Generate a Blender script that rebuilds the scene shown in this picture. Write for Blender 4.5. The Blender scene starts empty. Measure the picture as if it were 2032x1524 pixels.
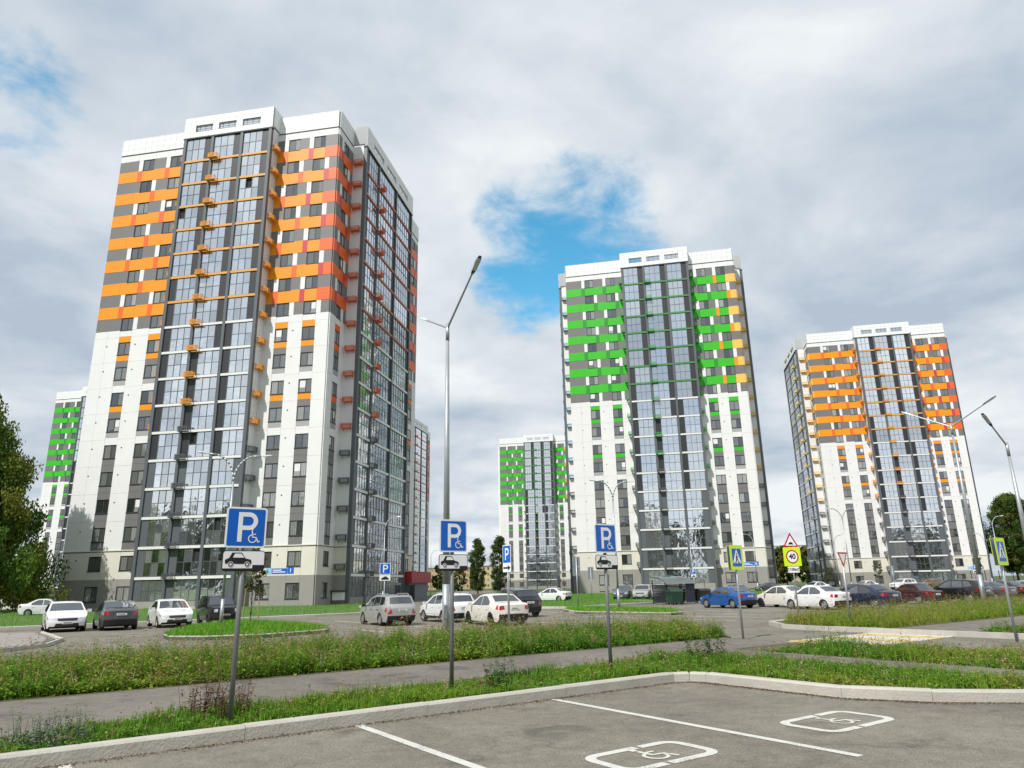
import bpy, bmesh, math, random
import numpy as np
from mathutils import Vector, Matrix
R = math.radians
rng = np.random.default_rng(7)
random.seed(7)
scene = bpy.context.scene
C = scene.collection

# ------------------------------------------------------------------ camera
cam_d = bpy.data.cameras.new('camera')
cam = bpy.data.objects.new('camera', cam_d)
C.objects.link(cam)
scene.camera = cam
cam_d.sensor_width = 36
cam_d.lens = 1410.5 / 2032 * 36
cam_d.clip_end = 6000
cam_d.clip_start = 0.05
PITCH, ROLL, CH = R(15.761), R(-1.124), 1.65
cp, sp_ = math.cos(PITCH), math.sin(PITCH)
Fw = Vector((0, cp, sp_)); Rt = Vector((1, 0, 0)); Up = Vector((0, -sp_, cp))
R2 = Rt * math.cos(ROLL) + Up * math.sin(ROLL)
U2 = -Rt * math.sin(ROLL) + Up * math.cos(ROLL)
mw = Matrix((R2, U2, -Fw)).transposed().to_4x4()
mw.translation = Vector((0, 0, CH))
cam.matrix_world = mw

# ------------------------------------------------------------------ light
SUN = Vector((-0.5, -0.72, 1.0)).normalized()
sun_el = math.asin(SUN.z)
sun_d = bpy.data.lights.new('sun', 'SUN')
sun_d.energy = 4.4
sun_d.angle = R(0.6)
sun_d.color = (1.0, 0.965, 0.91)
sun = bpy.data.objects.new('sun', sun_d)
C.objects.link(sun)
sun.rotation_euler = (-SUN).to_track_quat('-Z', 'Y').to_euler()
sun.location = (0, 0, 80)

world = bpy.data.worlds.new('World')
scene.world = world
world.use_nodes = True
nt = world.node_tree
nt.nodes.clear()
def N(t, tree=None, **kw):
    n = (tree or nt).nodes.new(t)
    for k, v in kw.items():
        setattr(n, k, v)
    return n
def lk(a, b, tree=None):
    (tree or nt).links.new(a, b)
def math_n(op, a, b=None, c=None, tree=None, clamp=False):
    m = N('ShaderNodeMath', tree, operation=op, use_clamp=clamp)
    for i, v in enumerate((a, b, c)):
        if v is None: continue
        if hasattr(v, 'links'): lk(v, m.inputs[i], tree)
        else: m.inputs[i].default_value = v
    return m.outputs[0]
out = N('ShaderNodeOutputWorld')
sky = N('ShaderNodeTexSky', sky_type='NISHITA')
sky.sun_disc = False
sky.sun_elevation = sun_el
sky.sun_rotation = math.atan2(SUN.x, SUN.y)
sky.air_density = 1.0; sky.dust_density = 0.6; sky.ozone_density = 2.0
bg1 = N('ShaderNodeBackground'); bg1.inputs[1].default_value = 0.15
hs = N('ShaderNodeHueSaturation'); hs.inputs['Hue'].default_value = 0.472; hs.inputs['Saturation'].default_value = 1.3; hs.inputs['Value'].default_value = 1.45
lk(sky.outputs[0], hs.inputs['Color']); lk(hs.outputs[0], bg1.inputs[0])
tc = N('ShaderNodeTexCoord')
sep = N('ShaderNodeSeparateXYZ'); lk(tc.outputs['Generated'], sep.inputs[0])
zc = math_n('ADD', math_n('MAXIMUM', sep.outputs[2], 0.0), 0.22)
px = math_n('DIVIDE', sep.outputs[0], zc); py = math_n('DIVIDE', sep.outputs[1], zc)
comb = N('ShaderNodeCombineXYZ'); lk(px, comb.inputs[0]); lk(py, comb.inputs[1])
def noise(vec, scale, detail, rough, tree=None, w=None, dist=0.0):
    n = N('ShaderNodeTexNoise', tree)
    n.inputs['Scale'].default_value = scale; n.inputs['Detail'].default_value = detail
    n.inputs['Roughness'].default_value = rough; n.inputs['Distortion'].default_value = dist
    if vec is not None: lk(vec, n.inputs['Vector'], tree)
    return n.outputs[0]
n_big = noise(comb.outputs[0], 1.6, 8, 0.6, dist=0.5)
n_fine = noise(comb.outputs[0], 7.0, 8, 0.62, dist=0.3)
# clear patches between the clouds, at fixed directions of the sky
def hole(d, r_in, r_out, amp):
    v = Vector(d).normalized()
    dp = N('ShaderNodeVectorMath', operation='DOT_PRODUCT')
    nrm = N('ShaderNodeVectorMath', operation='NORMALIZE'); lk(tc.outputs['Generated'], nrm.inputs[0])
    lk(nrm.outputs[0], dp.inputs[0]); dp.inputs[1].default_value = v
    mr = N('ShaderNodeMapRange', interpolation_type='SMOOTHSTEP')
    lk(dp.outputs['Value'], mr.inputs[0])
    mr.inputs[1].default_value = math.cos(r_out); mr.inputs[2].default_value = math.cos(r_in)
    mr.inputs[3].default_value = 0; mr.inputs[4].default_value = amp
    return mr.outputs[0]
def pix_dir(x, y):
    return Fw + R2 * ((x - 1016) / 1410.5) - U2 * ((y - 762) / 1410.5)
holes = [hole(pix_dir(1120, 480), R(0), R(10), 0.27), hole(pix_dir(1060, 560), R(0), R(6), 0.06), hole(pix_dir(970, 660), R(0), R(5), 0.08),
         hole(pix_dir(30, 190), R(0), R(6), 0.145)]
hsum = holes[0]
for h_ in holes[1:]: hsum = math_n('ADD', hsum, h_)
dens = math_n('ADD', math_n('MULTIPLY', n_big, 0.55), math_n('MULTIPLY', n_fine, 0.45))
dens = math_n('SUBTRACT', math_n('ADD', dens, 0.13), hsum)
mask = N('ShaderNodeMapRange', interpolation_type='SMOOTHSTEP'); lk(dens, mask.inputs[0])
mask.inputs[1].default_value = 0.30; mask.inputs[2].default_value = 0.52
# cloud tone: broad grey undersides and bright tops
n_tone = math_n('ADD', math_n('MULTIPLY', noise(comb.outputs[0], 1.1, 6, 0.5, dist=0.6), 0.75), math_n('MULTIPLY', noise(comb.outputs[0], 3.6, 6, 0.55, dist=0.4), 0.25))
ramp = N('ShaderNodeValToRGB')
ramp.color_ramp.elements[0].position = 0.39; ramp.color_ramp.elements[0].color = (0.47, 0.555, 0.665, 1)
ramp.color_ramp.elements[1].position = 0.59; ramp.color_ramp.elements[1].color = (0.90, 0.94, 0.96, 1)
lk(n_tone, ramp.inputs[0])
bg2 = N('ShaderNodeBackground'); bg2.inputs[1].default_value = 0.98
lk(ramp.outputs[0], bg2.inputs[0])
mx = N('ShaderNodeMixShader'); lk(mask.outputs[0], mx.inputs[0]); lk(bg1.outputs[0], mx.inputs[1]); lk(bg2.outputs[0], mx.inputs[2])
lk(mx.outputs[0], out.inputs[0])

scene.view_settings.view_transform = 'Standard'
scene.view_settings.look = 'None'
scene.view_settings.exposure = 0.0
scene.view_settings.gamma = 1.0
scene.view_settings.use_curve_mapping = False

# ------------------------------------------------------------------ materials
MATS = {}
def mat(name, color, rough=0.6, metal=0.0, var=0.0, vscale=2.0, bump=0.0, bscale=40.0, spec=0.5, coat=0.0, attr=None, trans=0.0):
    if name in MATS: return MATS[name]
    m = bpy.data.materials.new(name); m.use_nodes = True
    t = m.node_tree; b = t.nodes['Principled BSDF']
    b.inputs['Roughness'].default_value = rough; b.inputs['Metallic'].default_value = metal
    b.inputs['Specular IOR Level'].default_value = spec
    if coat: b.inputs['Coat Weight'].default_value = coat; b.inputs['Coat Roughness'].default_value = 0.05
    col = None
    rgb = N('ShaderNodeRGB', t); rgb.outputs[0].default_value = (*color, 1); col = rgb.outputs[0]
    if attr:
        a = N('ShaderNodeAttribute', t, attribute_name=attr); col = a.outputs['Color']
    if var or bump:
        g = N('ShaderNodeNewGeometry', t)
    if var:
        n1 = noise(g.outputs['Position'], vscale, 5, 0.6, t)
        n2 = noise(g.outputs['Position'], vscale * 0.13, 3, 0.5, t)
        f = math_n('ADD', math_n('MULTIPLY', n1, 0.6, tree=t), math_n('MULTIPLY', n2, 0.4, tree=t), tree=t)
        mr = N('ShaderNodeMapRange', t); lk(f, mr.inputs[0], t)
        mr.inputs[1].default_value = 0.3; mr.inputs[2].default_value = 0.7
        mr.inputs[3].default_value = 1 - var; mr.inputs[4].default_value = 1 + var
        mm = N('ShaderNodeMix', t, data_type='RGBA', blend_type='MULTIPLY'); mm.inputs[0].default_value = 1
        lk(col, mm.inputs[6], t); lk(mr.outputs[0], mm.inputs[7], t); col = mm.outputs[2]
    lk(col, b.inputs['Base Color'], t)
    if bump:
        n3 = noise(g.outputs['Position'], bscale, 4, 0.6, t)
        bp = N('ShaderNodeBump', t); bp.inputs['Strength'].default_value = bump; bp.inputs['Distance'].default_value = 0.02
        lk(n3, bp.inputs['Height'], t); lk(bp.outputs[0], b.inputs['Normal'], t)
    if trans:
        b.inputs['Transmission Weight'].default_value = 0
        tr = N('ShaderNodeBsdfTranslucent', t); lk(col, tr.inputs[0], t)
        ms = N('ShaderNodeMixShader', t); ms.inputs[0].default_value = trans
        o = t.nodes['Material Output']; lk(b.outputs[0], ms.inputs[1], t); lk(tr.outputs[0], ms.inputs[2], t); lk(ms.outputs[0], o.inputs[0], t)
    MATS[name] = m
    return m

def glass_mat(name, inner_a, inner_b, fac0, tint=(0.92, 0.96, 1.0), rough=0.015, wav=0.06):
    """a pane: curtains or a dim room behind, and the sky mirrored in the glass"""
    m = bpy.data.materials.new(name); m.use_nodes = True
    t = m.node_tree; t.nodes.clear()
    o = N('ShaderNodeOutputMaterial', t)
    oi = N('ShaderNodeObjectInfo', t); g = N('ShaderNodeNewGeometry', t)
    sp = N('ShaderNodeSeparateXYZ', t); lk(g.outputs['Position'], sp.inputs[0], t)
    # folds of curtains
    hx = math_n('ADD', sp.outputs[0], math_n('MULTIPLY', sp.outputs[1], 0.9, tree=t), tree=t)
    wv = math_n('MULTIPLY_ADD', math_n('SINE', math_n('MULTIPLY', hx, 38.0, tree=t), tree=t), 0.18, 0.8, tree=t)
    mixc = N('ShaderNodeMix', t, data_type='RGBA')
    rr = math_n('POWER', oi.outputs['Random'], 1.6, tree=t)
    lk(rr, mixc.inputs[0], t); mixc.inputs[6].default_value = (*inner_a, 1); mixc.inputs[7].default_value = (*inner_b, 1)
    mm = N('ShaderNodeMix', t, data_type='RGBA', blend_type='MULTIPLY'); mm.inputs[0].default_value = 1
    lk(mixc.outputs[2], mm.inputs[6], t); lk(wv, mm.inputs[7], t)
    df = N('ShaderNodeBsdfDiffuse', t); lk(mm.outputs[2], df.inputs[0], t)
    gl = N('ShaderNodeBsdfGlossy', t); gl.inputs['Roughness'].default_value = rough; gl.inputs[0].default_value = (*tint, 1)
    n3 = noise(g.outputs['Position'], 0.9, 2, 0.5, t)
    bp = N('ShaderNodeBump', t); bp.inputs['Strength'].default_value = wav; bp.inputs['Distance'].default_value = 0.3
    lk(n3, bp.inputs['Height'], t); lk(bp.outputs[0], gl.inputs['Normal'], t)
    fr = N('ShaderNodeFresnel', t); fr.inputs[0].default_value = 1.5
    wn = N('ShaderNodeTexWhiteNoise', t, noise_dimensions='1D'); lk(math_n('MULTIPLY', oi.outputs['Random'], 91.7, tree=t), wn.inputs['W'], t)
    fac = math_n('ADD', math_n('MULTIPLY', fr.outputs[0], 1 - fac0, tree=t), math_n('MULTIPLY_ADD', wn.outputs['Value'], fac0 * 0.5, fac0 * 0.62, tree=t), tree=t, clamp=True)
    ms = N('ShaderNodeMixShader', t); lk(fac, ms.inputs[0], t); lk(df.outputs[0], ms.inputs[1], t); lk(gl.outputs[0], ms.inputs[2], t)
    lk(ms.outputs[0], o.inputs[0], t)
    MATS[name] = m
    return m

white = mat('white_facade', (0.73, 0.73, 0.725), 0.55, var=0.05, vscale=0.5)
cream = mat('cream_plaster', (0.66, 0.63, 0.56), 0.8, var=0.06, vscale=0.6, bump=0.15)
base_m = mat('base_brick_plaster', (0.30, 0.285, 0.265), 0.85, var=0.10, vscale=0.9, bump=0.3, bscale=14)
grey_p = mat('grey_panel', (0.165, 0.16, 0.16), 0.5, var=0.06)
lgrey_p = mat('light_grey_panel', (0.36, 0.355, 0.355), 0.5, var=0.05)
dark_p = mat('dark_bay_panel', (0.024, 0.026, 0.031), 0.45, var=0.1)
pillar_m = mat('bay_pillar_grey', (0.10, 0.112, 0.125), 0.45, var=0.06)
core_dark = mat('bay_interior', (0.03, 0.03, 0.032), 0.9)
frame_m = mat('window_frame', (0.045, 0.05, 0.055), 0.4)
tile_m = mat('parapet_tile', (0.76, 0.78, 0.78), 0.45, var=0.04)
tile_gap = mat('parapet_joint', (0.42, 0.43, 0.44), 0.8)
trim_dark = mat('dark_trim', (0.06, 0.06, 0.06), 0.6)
steel = mat('steel_bar', (0.12, 0.12, 0.125), 0.5, metal=0.3)
G_bay = glass_mat('balcony_glass', (0.14, 0.16, 0.18), (0.62, 0.64, 0.64), 0.86, rough=0.05)
G_win = glass_mat('window_glass', (0.03, 0.035, 0.035), (0.42, 0.42, 0.40), 0.17)
ORANGE = (0.82, 0.285, 0.002); REDOR = (0.78, 0.13, 0.02); CRIMSON = (0.55, 0.045, 0.06)
GREEN = (0.035, 0.46, 0.01); DGREEN = (0.015, 0.27, 0.02); YELLOW = (0.85, 0.50, 0.10)
def paint(nm, c): return mat(nm, c, 0.42, var=0.05, vscale=0.7)
m_or = paint('orange_panel', ORANGE); m_ro = paint('red_orange_panel', REDOR); m_cr = paint('crimson_panel', CRIMSON)
m_gr = paint('green_panel', GREEN); m_dg = paint('dark_green_panel', DGREEN); m_ye = paint('yellow_panel', YELLOW)
m_bk_or = paint('orange_basket', (0.80, 0.33, 0.02)); m_bk_ro = paint('red_orange_basket', (0.70, 0.13, 0.03))
m_bk_gr = paint('green_basket', (0.03, 0.33, 0.05)); m_bk_ye = paint('yellow_basket', (0.80, 0.55, 0.08)); m_bk_bl = paint('blue_basket', (0.16, 0.33, 0.48))
m_bk_gy = paint('grey_basket', (0.10, 0.105, 0.11))
m_sl_or = paint('orange_slab', (0.70, 0.34, 0.07)); m_sl_ro = paint('red_orange_slab', (0.55, 0.12, 0.03)); m_sl_gr = paint('green_slab', (0.05, 0.25, 0.06)); m_sl_ye = paint('khaki_slab', (0.45, 0.42, 0.12))
m_sl_wh = paint('white_slab', (0.72, 0.72, 0.71))

# ------------------------------------------------------------------ mesh helpers
def mesh_np(name, V, F, mats=(), cols=None, smooth=False, midx=None):
    me = bpy.data.meshes.new(name)
    V = np.asarray(V, np.float32); F = np.asarray(F, np.int32)
    k = F.shape[1]
    me.vertices.add(len(V)); me.vertices.foreach_set('co', V.ravel())
    me.loops.add(F.size); me.loops.foreach_set('vertex_index', F.ravel())
    me.polygons.add(len(F)); me.polygons.foreach_set('loop_start', np.arange(len(F), dtype=np.int32) * k)
    try: me.polygons.foreach_set('loop_total', np.full(len(F), k, np.int32))
    except Exception: pass
    if midx is not None: me.polygons.foreach_set('material_index', np.asarray(midx, np.int32))
    me.update(calc_edges=True)
    if cols is not None:
        a = me.color_attributes.new('col', 'FLOAT_COLOR', 'POINT')
        c4 = np.ones((len(V), 4), np.float32); c4[:, :3] = cols
        a.data.foreach_set('color', c4.ravel())
    for m in mats: me.materials.append(m)
    if smooth: me.polygons.foreach_set('use_smooth', np.ones(len(F), bool))
    me.validate()
    return me
BOXV = np.array([(x, y, z) for x in (0, 1) for y in (0, 1) for z in (0, 1)], float)
BOXF = np.array([(0, 1, 3, 2), (4, 6, 7, 5), (0, 4, 5, 1), (2, 3, 7, 6), (0, 2, 6, 4), (1, 5, 7, 3)])
class MB:
    """collects quads into one mesh"""
    def __init__(s): s.V = []; s.F = []; s.n = 0
    def add(s, V, F):
        s.V.append(np.asarray(V, float)); s.F.append(np.asarray(F) + s.n); s.n += len(V); return s
    def box(s, a, b):
        a = np.array(a, float); b = np.array(b, float)
        return s.add(a + BOXV * (b - a), BOXF)
    def tube(s, p, q, r0, r1=None, n=8):
        p = np.array(p, float); q = np.array(q, float); r1 = r0 if r1 is None else r1
        d = (q - p) / (np.linalg.norm(q - p) + 1e-9)
        a = np.cross(d, (0, 0, 1.0)); 
        if np.linalg.norm(a) < 1e-4: a = np.array((1.0, 0, 0))
        a /= np.linalg.norm(a); b = np.cross(d, a)
        th = np.arange(n) * 2 * np.pi / n
        ring = np.cos(th)[:, None] * a + np.sin(th)[:, None] * b
        V = np.concatenate([p + ring * r0, q + ring * r1, [p, q]])
        F = [(i, (i + 1) % n, n + (i + 1) % n, n + i) for i in range(n)]
        F += [(2 * n, (i + 1) % n, i, i) for i in range(n)] + [(2 * n + 1, n + i, n + (i + 1) % n, n + (i + 1) % n) for i in range(n)]
        return s.add(V, F)
    def path(s, pts, r, n=8):
        for i in range(len(pts) - 1):
            ra = r[i] if hasattr(r, '__len__') else r; rb = r[i + 1] if hasattr(r, '__len__') else r
            s.tube(pts[i], pts[i + 1], ra, rb, n)
        return s
    def mesh(s, name, m, smooth=False):
        V = np.concatenate(s.V); F = np.concatenate(s.F)
        me = bpy.data.meshes.new(name)
        me.from_pydata(V.tolist(), [], [tuple(dict.fromkeys(f)) for f in F.tolist()])
        for x in (m if isinstance(m, (list, tuple)) else [m]): me.materials.append(x)
        if smooth: me.polygons.foreach_set('use_smooth', np.ones(len(me.polygons), bool))
        return me
def obj(name, me, parent=None, loc=(0, 0, 0), rz=0.0, scale=None, m=None):
    o = bpy.data.objects.new(name, me); C.objects.link(o)
    o.location = loc; o.rotation_euler = (0, 0, rz)
    if scale is not None: o.scale = scale
    if parent is not None: o.parent = parent
    if m is not None:
        o.material_slots[0].link = 'OBJECT'; o.material_slots[0].material = m
    return o
def tag(o, label=None, cat=None, group=None, kind=None):
    if label: o['label'] = label
    if cat: o['category'] = cat
    if group: o['group'] = group
    if kind: o['kind'] = kind
    return o
def empty(name, loc=(0, 0, 0), rz=0.0):
    o = bpy.data.objects.new(name, None); C.objects.link(o); o.location = loc; o.rotation_euler = (0, 0, rz)
    return o
UNIT = MB().box((0, 0, 0), (1, 1, 1)).mesh('unit_block', white)
def poly_sheet(name, pts, z, m, z2=None, parent=None):
    """a flat polygon, or a prism from z to z2"""
    bm = bmesh.new()
    vs = [bm.verts.new((p[0], p[1], z)) for p in pts]
    f = bm.faces.new(vs); f.normal_update()
    if f.normal.z < 0: f.normal_flip()
    if z2 is not None:
        r = bmesh.ops.extrude_face_region(bm, geom=[f])
        bmesh.ops.translate(bm, vec=(0, 0, z2 - z), verts=[v for v in r['geom'] if isinstance(v, bmesh.types.BMVert)])
        bmesh.ops.recalc_face_normals(bm, faces=bm.faces)
    me = bpy.data.meshes.new(name); bm.to_mesh(me); bm.free(); me.materials.append(m)
    return obj(name, me, parent)
# ------------------------------------------------------------------ apartment towers
TW, TW2, TB, TP, TQ = 9.59, 7.38, 11.03, 1.70, 1.73
SW, SB, SW2, FH, Z1 = 3.93, 16.9, 7.98, 2.9, 3.11
TL = TW + TB + TW2; TD = SW + SB + SW2
SO = Z1 + 16 * FH + 3.15; ZC = SO + 0.10; ZPW = ZC + 2.09; ZPB = SO + 2.67
def zf(n): return 0.0 if n == 1 else Z1 + (n - 2) * FH
_cache = {}
def win_frame(w, h):
    k = ('wf', round(w, 2), round(h, 2))
    if k not in _cache:
        b = MB(); t = 0.07
        b.box((0, 0, 0), (w, 0.07, t)); b.box((0, 0, h - t), (w, 0.07, h)); b.box((0, 0, t), (t, 0.07, h - t)); b.box((w - t, 0, t), (w, 0.07, h - t))
        b.box((w * 0.52, 0, t), (w * 0.52 + t, 0.07, h - t))
        b.box((-0.03, -0.12, -0.05), (w + 0.03, 0.05, 0.0))
        _cache[k] = b.mesh('window_frame', frame_m)
    return _cache[k]
def pane_mesh(w, h, m):
    k = ('pane', round(w, 2), round(h, 2), m.name)
    if k not in _cache: _cache[k] = MB().box((0, 0, 0), (w, 0.012, h)).mesh('pane', m)
    return _cache[k]
def glaz_frame(w, h, nc, split):
    k = ('gf', round(w, 2), round(h, 2), nc)
    if k not in _cache:
        b = MB(); t = 0.06
        b.box((0, 0, 0), (w, 0.08, t)); b.box((0, 0, h - t), (w, 0.08, h))
        for i in range(nc + 1):
            x = i * (w - t) / nc; b.box((x, 0, t), (x + t, 0.08, h - t))
        for i in range(nc):
            x = i * (w - t) / nc + t; b.box((x, 0.005, split - t / 2), (x + (w - t) / nc - t, 0.075, split + t / 2))
        _cache[k] = b.mesh('glazing_frame', pillar_m)
    return _cache[k]
def basket_mesh():
    if 'bk' not in _cache:
        b = MB(); w, d, h, t = 1.05, 0.52, 0.55, 0.035
        for z in (0, h - t):
            b.box((0, -d, z), (w, -d + t, z + t)); b.box((0, -0.0 - t, z), (w, 0, z + t))
            b.box((0, -d + t, z), (t, -t, z + t)); b.box((w - t, -d + t, z), (w, -t, z + t))
        for i in range(12):
            x = i * (w - t) / 11; b.box((x, -d + 0.004, t), (x + t * 0.95, -d + t, h - t))
        for i in range(1, 5):
            y = -d + i * d / 5
            for x in (0.003, w - t): b.box((x, y, t), (x + t * 0.8, y + t * 0.8, h - t))
        b.box((t, -d + t, 0.004), (w - t, -t, t * 0.6))
        b.box((0.1, -t, -0.25), (0.14, 0, 0)); b.box((w - 0.14, -t, -0.25), (w - 0.1, 0, 0))
        _cache['bk'] = b.mesh('basket', m_bk_or)
    return _cache['bk']

class Tower:
    def __init__(s, name, label, loc, yaw, z0, fine, pal):
        s.root = tag(empty(name, (loc[0], loc[1], z0), yaw), label, 'apartment tower', 'apartment towers of the housing estate')
        s.fine = fine; s.pal = pal; s.acc = {}; s.r = random.Random(hash(label) % 1000 if False else len(label))
        s.F = dict(front=((0, 0), 0.0), right=((TL, 0), math.pi / 2), left=((0, TD), -math.pi / 2),
                   retR=((TW + TB, -TP), math.pi / 2), retL=((TW, 0), -math.pi / 2), sideR=((TL, SW), 0.0), sideL=((-TQ, SW), 0.0))
    def pt(s, face, a, o):
        (u, v), r = s.F[face]
        return (u + a * math.cos(r) + o * math.sin(r), v + a * math.sin(r) - o * math.cos(r))
    def put(s, kind, me, face, a, o, z, m=None, parent=None, force=False):
        (_, r) = s.F[face]; x, y = s.pt(face, a, o)
        if s.fine or force: return obj(kind, me, s.root, (x, y, z), r, m=m)
        V = np.empty(len(me.vertices) * 3); me.vertices.foreach_get('co', V); V = V.reshape(-1, 3)
        c, n = math.cos(r), math.sin(r)
        V2 = np.stack([x + V[:, 0] * c - V[:, 1] * n, y + V[:, 0] * n + V[:, 1] * c, z + V[:, 2]], 1)
        mm = m or me.materials[0]
        s.acc.setdefault((kind, mm.name), MB()).add(V2, np.array([tuple(p.vertices) for p in me.polygons]))
        return None
    def box(s, kind, m, face, a0, a1, o0, o1, z0, z1, force=False):
        if a1 - a0 < 0.005 or z1 - z0 < 0.005: return
        (_, r) = s.F[face]; x, y = s.pt(face, a0, o1)
        if s.fine or force: return obj(kind, UNIT, s.root, (x, y, z0), r, (a1 - a0, o1 - o0, z1 - z0), m)
        c, n = math.cos(r), math.sin(r)
        V = BOXV * (a1 - a0, o1 - o0, z1 - z0)
        V2 = np.stack([x + V[:, 0] * c - V[:, 1] * n, y + V[:, 0] * n + V[:, 1] * c, z0 + V[:, 2]], 1)
        s.acc.setdefault((kind, m.name), MB()).add(V2, BOXF)
    def finish(s):
        for (kind, mn), b in s.acc.items():
            o = obj(kind, b.mesh(kind, MATS[mn]), s.root)
            o['kind'] = 'stuff'
    def row(s, kind, m, face, a0, a1, z0, z1, o1=0.12, step=2.6, cuts=()):
        """panels side by side with open joints"""
        n = max(1, int(round((a1 - a0) / step))); g = 0.008
        for i in range(n):
            s.box(kind, m, face, a0 + (a1 - a0) * i / n + g, a0 + (a1 - a0) * (i + 1) / n - g, 0.0, o1, z0 + g, z1 - g)
    def window(s, face, a0, a1, z0, z1):
        w, h = a1 - a0 - 0.01, z1 - z0 - 0.01
        f = s.put('window', win_frame(w, h), face, a0 + 0.005, 0.06, z0 + 0.005)
        x, y = s.pt(face, a0, 0.03); t = 0.07
        for (p0, p1) in ((t, w * 0.52), (w * 0.52 + t, w - t)):
            me = pane_mesh(p1 - p0, h - 2 * t, G_win)
            if f is not None:
                o = obj('pane', me, f, (p0, 0.03, t))
                o.rotation_euler = (s.r.uniform(-.006, .006), 0, s.r.uniform(-.006, .006))
                if s.r.random() < 0.06: o.rotation_euler = (R(-7), 0, 0); o.location.y = 0.0
            else: s.put('pane', me, face, a0 + p0, 0.03, z0 + t)
    def wing(s, face, a0, ln, wins, band, acc1, acc2, corner=None, top=True):
        e = a0 + ln
        wins = [(a0 + x, a0 + y) for x, y in wins]
        for n in range(11, 19):
            z0, z1 = zf(n) + 0.85, zf(n) + 2.30
            even = n % 2 == 0
            strips = [(x - 0.55, x) if even else (y, min(y + 0.55, e)) for x, y in wins]
            strips = [(max(x, a0), y) for x, y in strips]
            for x, y in wins: s.window(face, x, y, z0, z1)
            cuts = sorted([(x, y, 'win') for x, y in wins] + [(x, y, 'w') for x, y in strips])
            p = a0
            for x, y, k in cuts + [(e, e, 'end')]:
                if x > p + 0.02: s.row('grey_panel', grey_p, face, p, x, z0, z1)
                if k == 'w': s.row('white_panel', white, face, x, y, z0, z1)
                p = max(p, y)
            if n >= 12:      # the coloured band under this floor
                b0, b1 = zf(n) - 0.60, zf(n) + 0.85
                segs = []
                for i, (x, y) in enumerate(strips):
                    segs.append((x, y, acc2 if (i == len(strips) - 1 and acc2) else acc1))
                if corner == 'R':
                    segs.append((wins[-1][1] if even else strips[-1][1], e, s.pal['corner']))
                if corner == 'L':
                    segs.append((a0, strips[0][0] if even else wins[0][0], s.pal['corner']))
                segs.sort(key=lambda q: q[0]); p = a0
                for x, y, m in segs + [(e, e, None)]:
                    if x > p + 0.02: s.row('band_panel', band, face, p, x, b0, b1, 0.14, 3.0)
                    if m: s.row('band_panel', m, face, x, y, b0, b1, 0.14, 9)
                    p = max(p, y)
        # white top strip under the cornice
        s.row('white_panel', white, face, a0, e, zf(18) + 2.30, ZC - 0.10)
        zt = zf(11) + 0.85
        ins = [a0] + [q for w_ in wins for q in w_] + [e]
        for i in range(0, len(ins), 2):
            for n in range(3, 12):
                z0 = zf(n); z1 = zf(n) + FH if n < 11 else zt
                s.row('white_panel', white, face, ins[i], ins[i + 1], z0, z1, 0.12, 1.9)
        for x, y in wins:
            def P(k, m, z0, z1): s.row(k, m, face, x, y, z0, z1, 0.115, 9)
            w10 = zf(10); P('white_panel', white, w10 + 3.0, zt); P('spandrel_panel', band, w10 + 2.30, w10 + 3.0)
            P('spandrel_panel', band, w10 + 0.12, w10 + 0.85); P('spandrel_panel', grey_p, w10 - 0.60, w10 + 0.12)
            w9 = zf(9); P('spandrel_panel', lgrey_p, w9 + 0.2, w9 + 0.85); P('white_panel', white, w9 - 0.60, w9 + 0.2)
            w8 = zf(8); P('spandrel_panel', band, w8 + 0.12, w8 + 0.85); P('spandrel_panel', grey_p, w8 - 0.60, w8 + 0.12)
            w7 = zf(7); P('spandrel_panel', lgrey_p, w7 + 0.2, w7 + 0.85); P('white_panel', white, w7 - 0.60, w7 + 0.2)
            for n in (6, 5, 4): P('spandrel_panel', grey_p, zf(n) + 0.12, zf(n) + 0.85); P('spandrel_panel', grey_p, zf(n) - 0.60, zf(n) + 0.12)
            P('spandrel_panel', grey_p, zf(3), zf(3) + 0.85)
            for n in range(3, 11): s.window(face, x, y, zf(n) + 0.85, zf(n) + 2.30)
            # second floor and ground floor
            s.window(face, x, y, zf(2) + 0.85, zf(2) + 2.30); s.window(face, x, y, 0.95, 2.42)
            for m, za, zb, w0, w1 in ((cream, Z1, zf(3) - 0.16, zf(2) + 0.85, zf(2) + 2.30), (base_m, 0.05, Z1, 0.95, 2.42)):
                s.row('plinth_panel', m, face, x, y, za, w0, 0.12, 9); s.row('plinth_panel', m, face, x, y, w1, zb, 0.12, 9)
        for m, za, zb in ((cream, Z1, zf(3) - 0.16), (base_m, -0.6, Z1)):
            for i in range(0, len(ins), 2): s.row('plinth_panel', m, face, ins[i], ins[i + 1], za, zb, 0.12 if m is cream else 0.125, 9)
        s.box('ledge', trim_dark, face, a0, e, 0, 0.16, zf(3) - 0.16, zf(3) - 0.10); s.box('ledge', cream, face, a0, e, 0, 0.19, zf(3) - 0.10, zf(3))
        if s.fine and face == 'front':     # small vents in the white panels
            for n in range(2, 11):
                for q in (ins[1] - 1.5, ins[2] + 0.55): s.box('vent', trim_dark, face, q, q + 0.13, 0.121, 0.15, zf(n) + 1.9, zf(n) + 2.02)
        # cornice line and tiled parapet
        s.box('cornice', trim_dark, face, a0, e, -0.1, 0.16, ZC - 0.10, ZC)
        s.box('parapet_wall', tile_gap, face, a0, e, -0.25, 0.15, ZC, ZPW)
        s.tiles(face, a0, e, 0.15, ZC, ZPW, 3)
        s.box('parapet_cap', tile_m, face, a0, e, -0.3, 0.19, ZPW, ZPW + 0.05)
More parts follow.
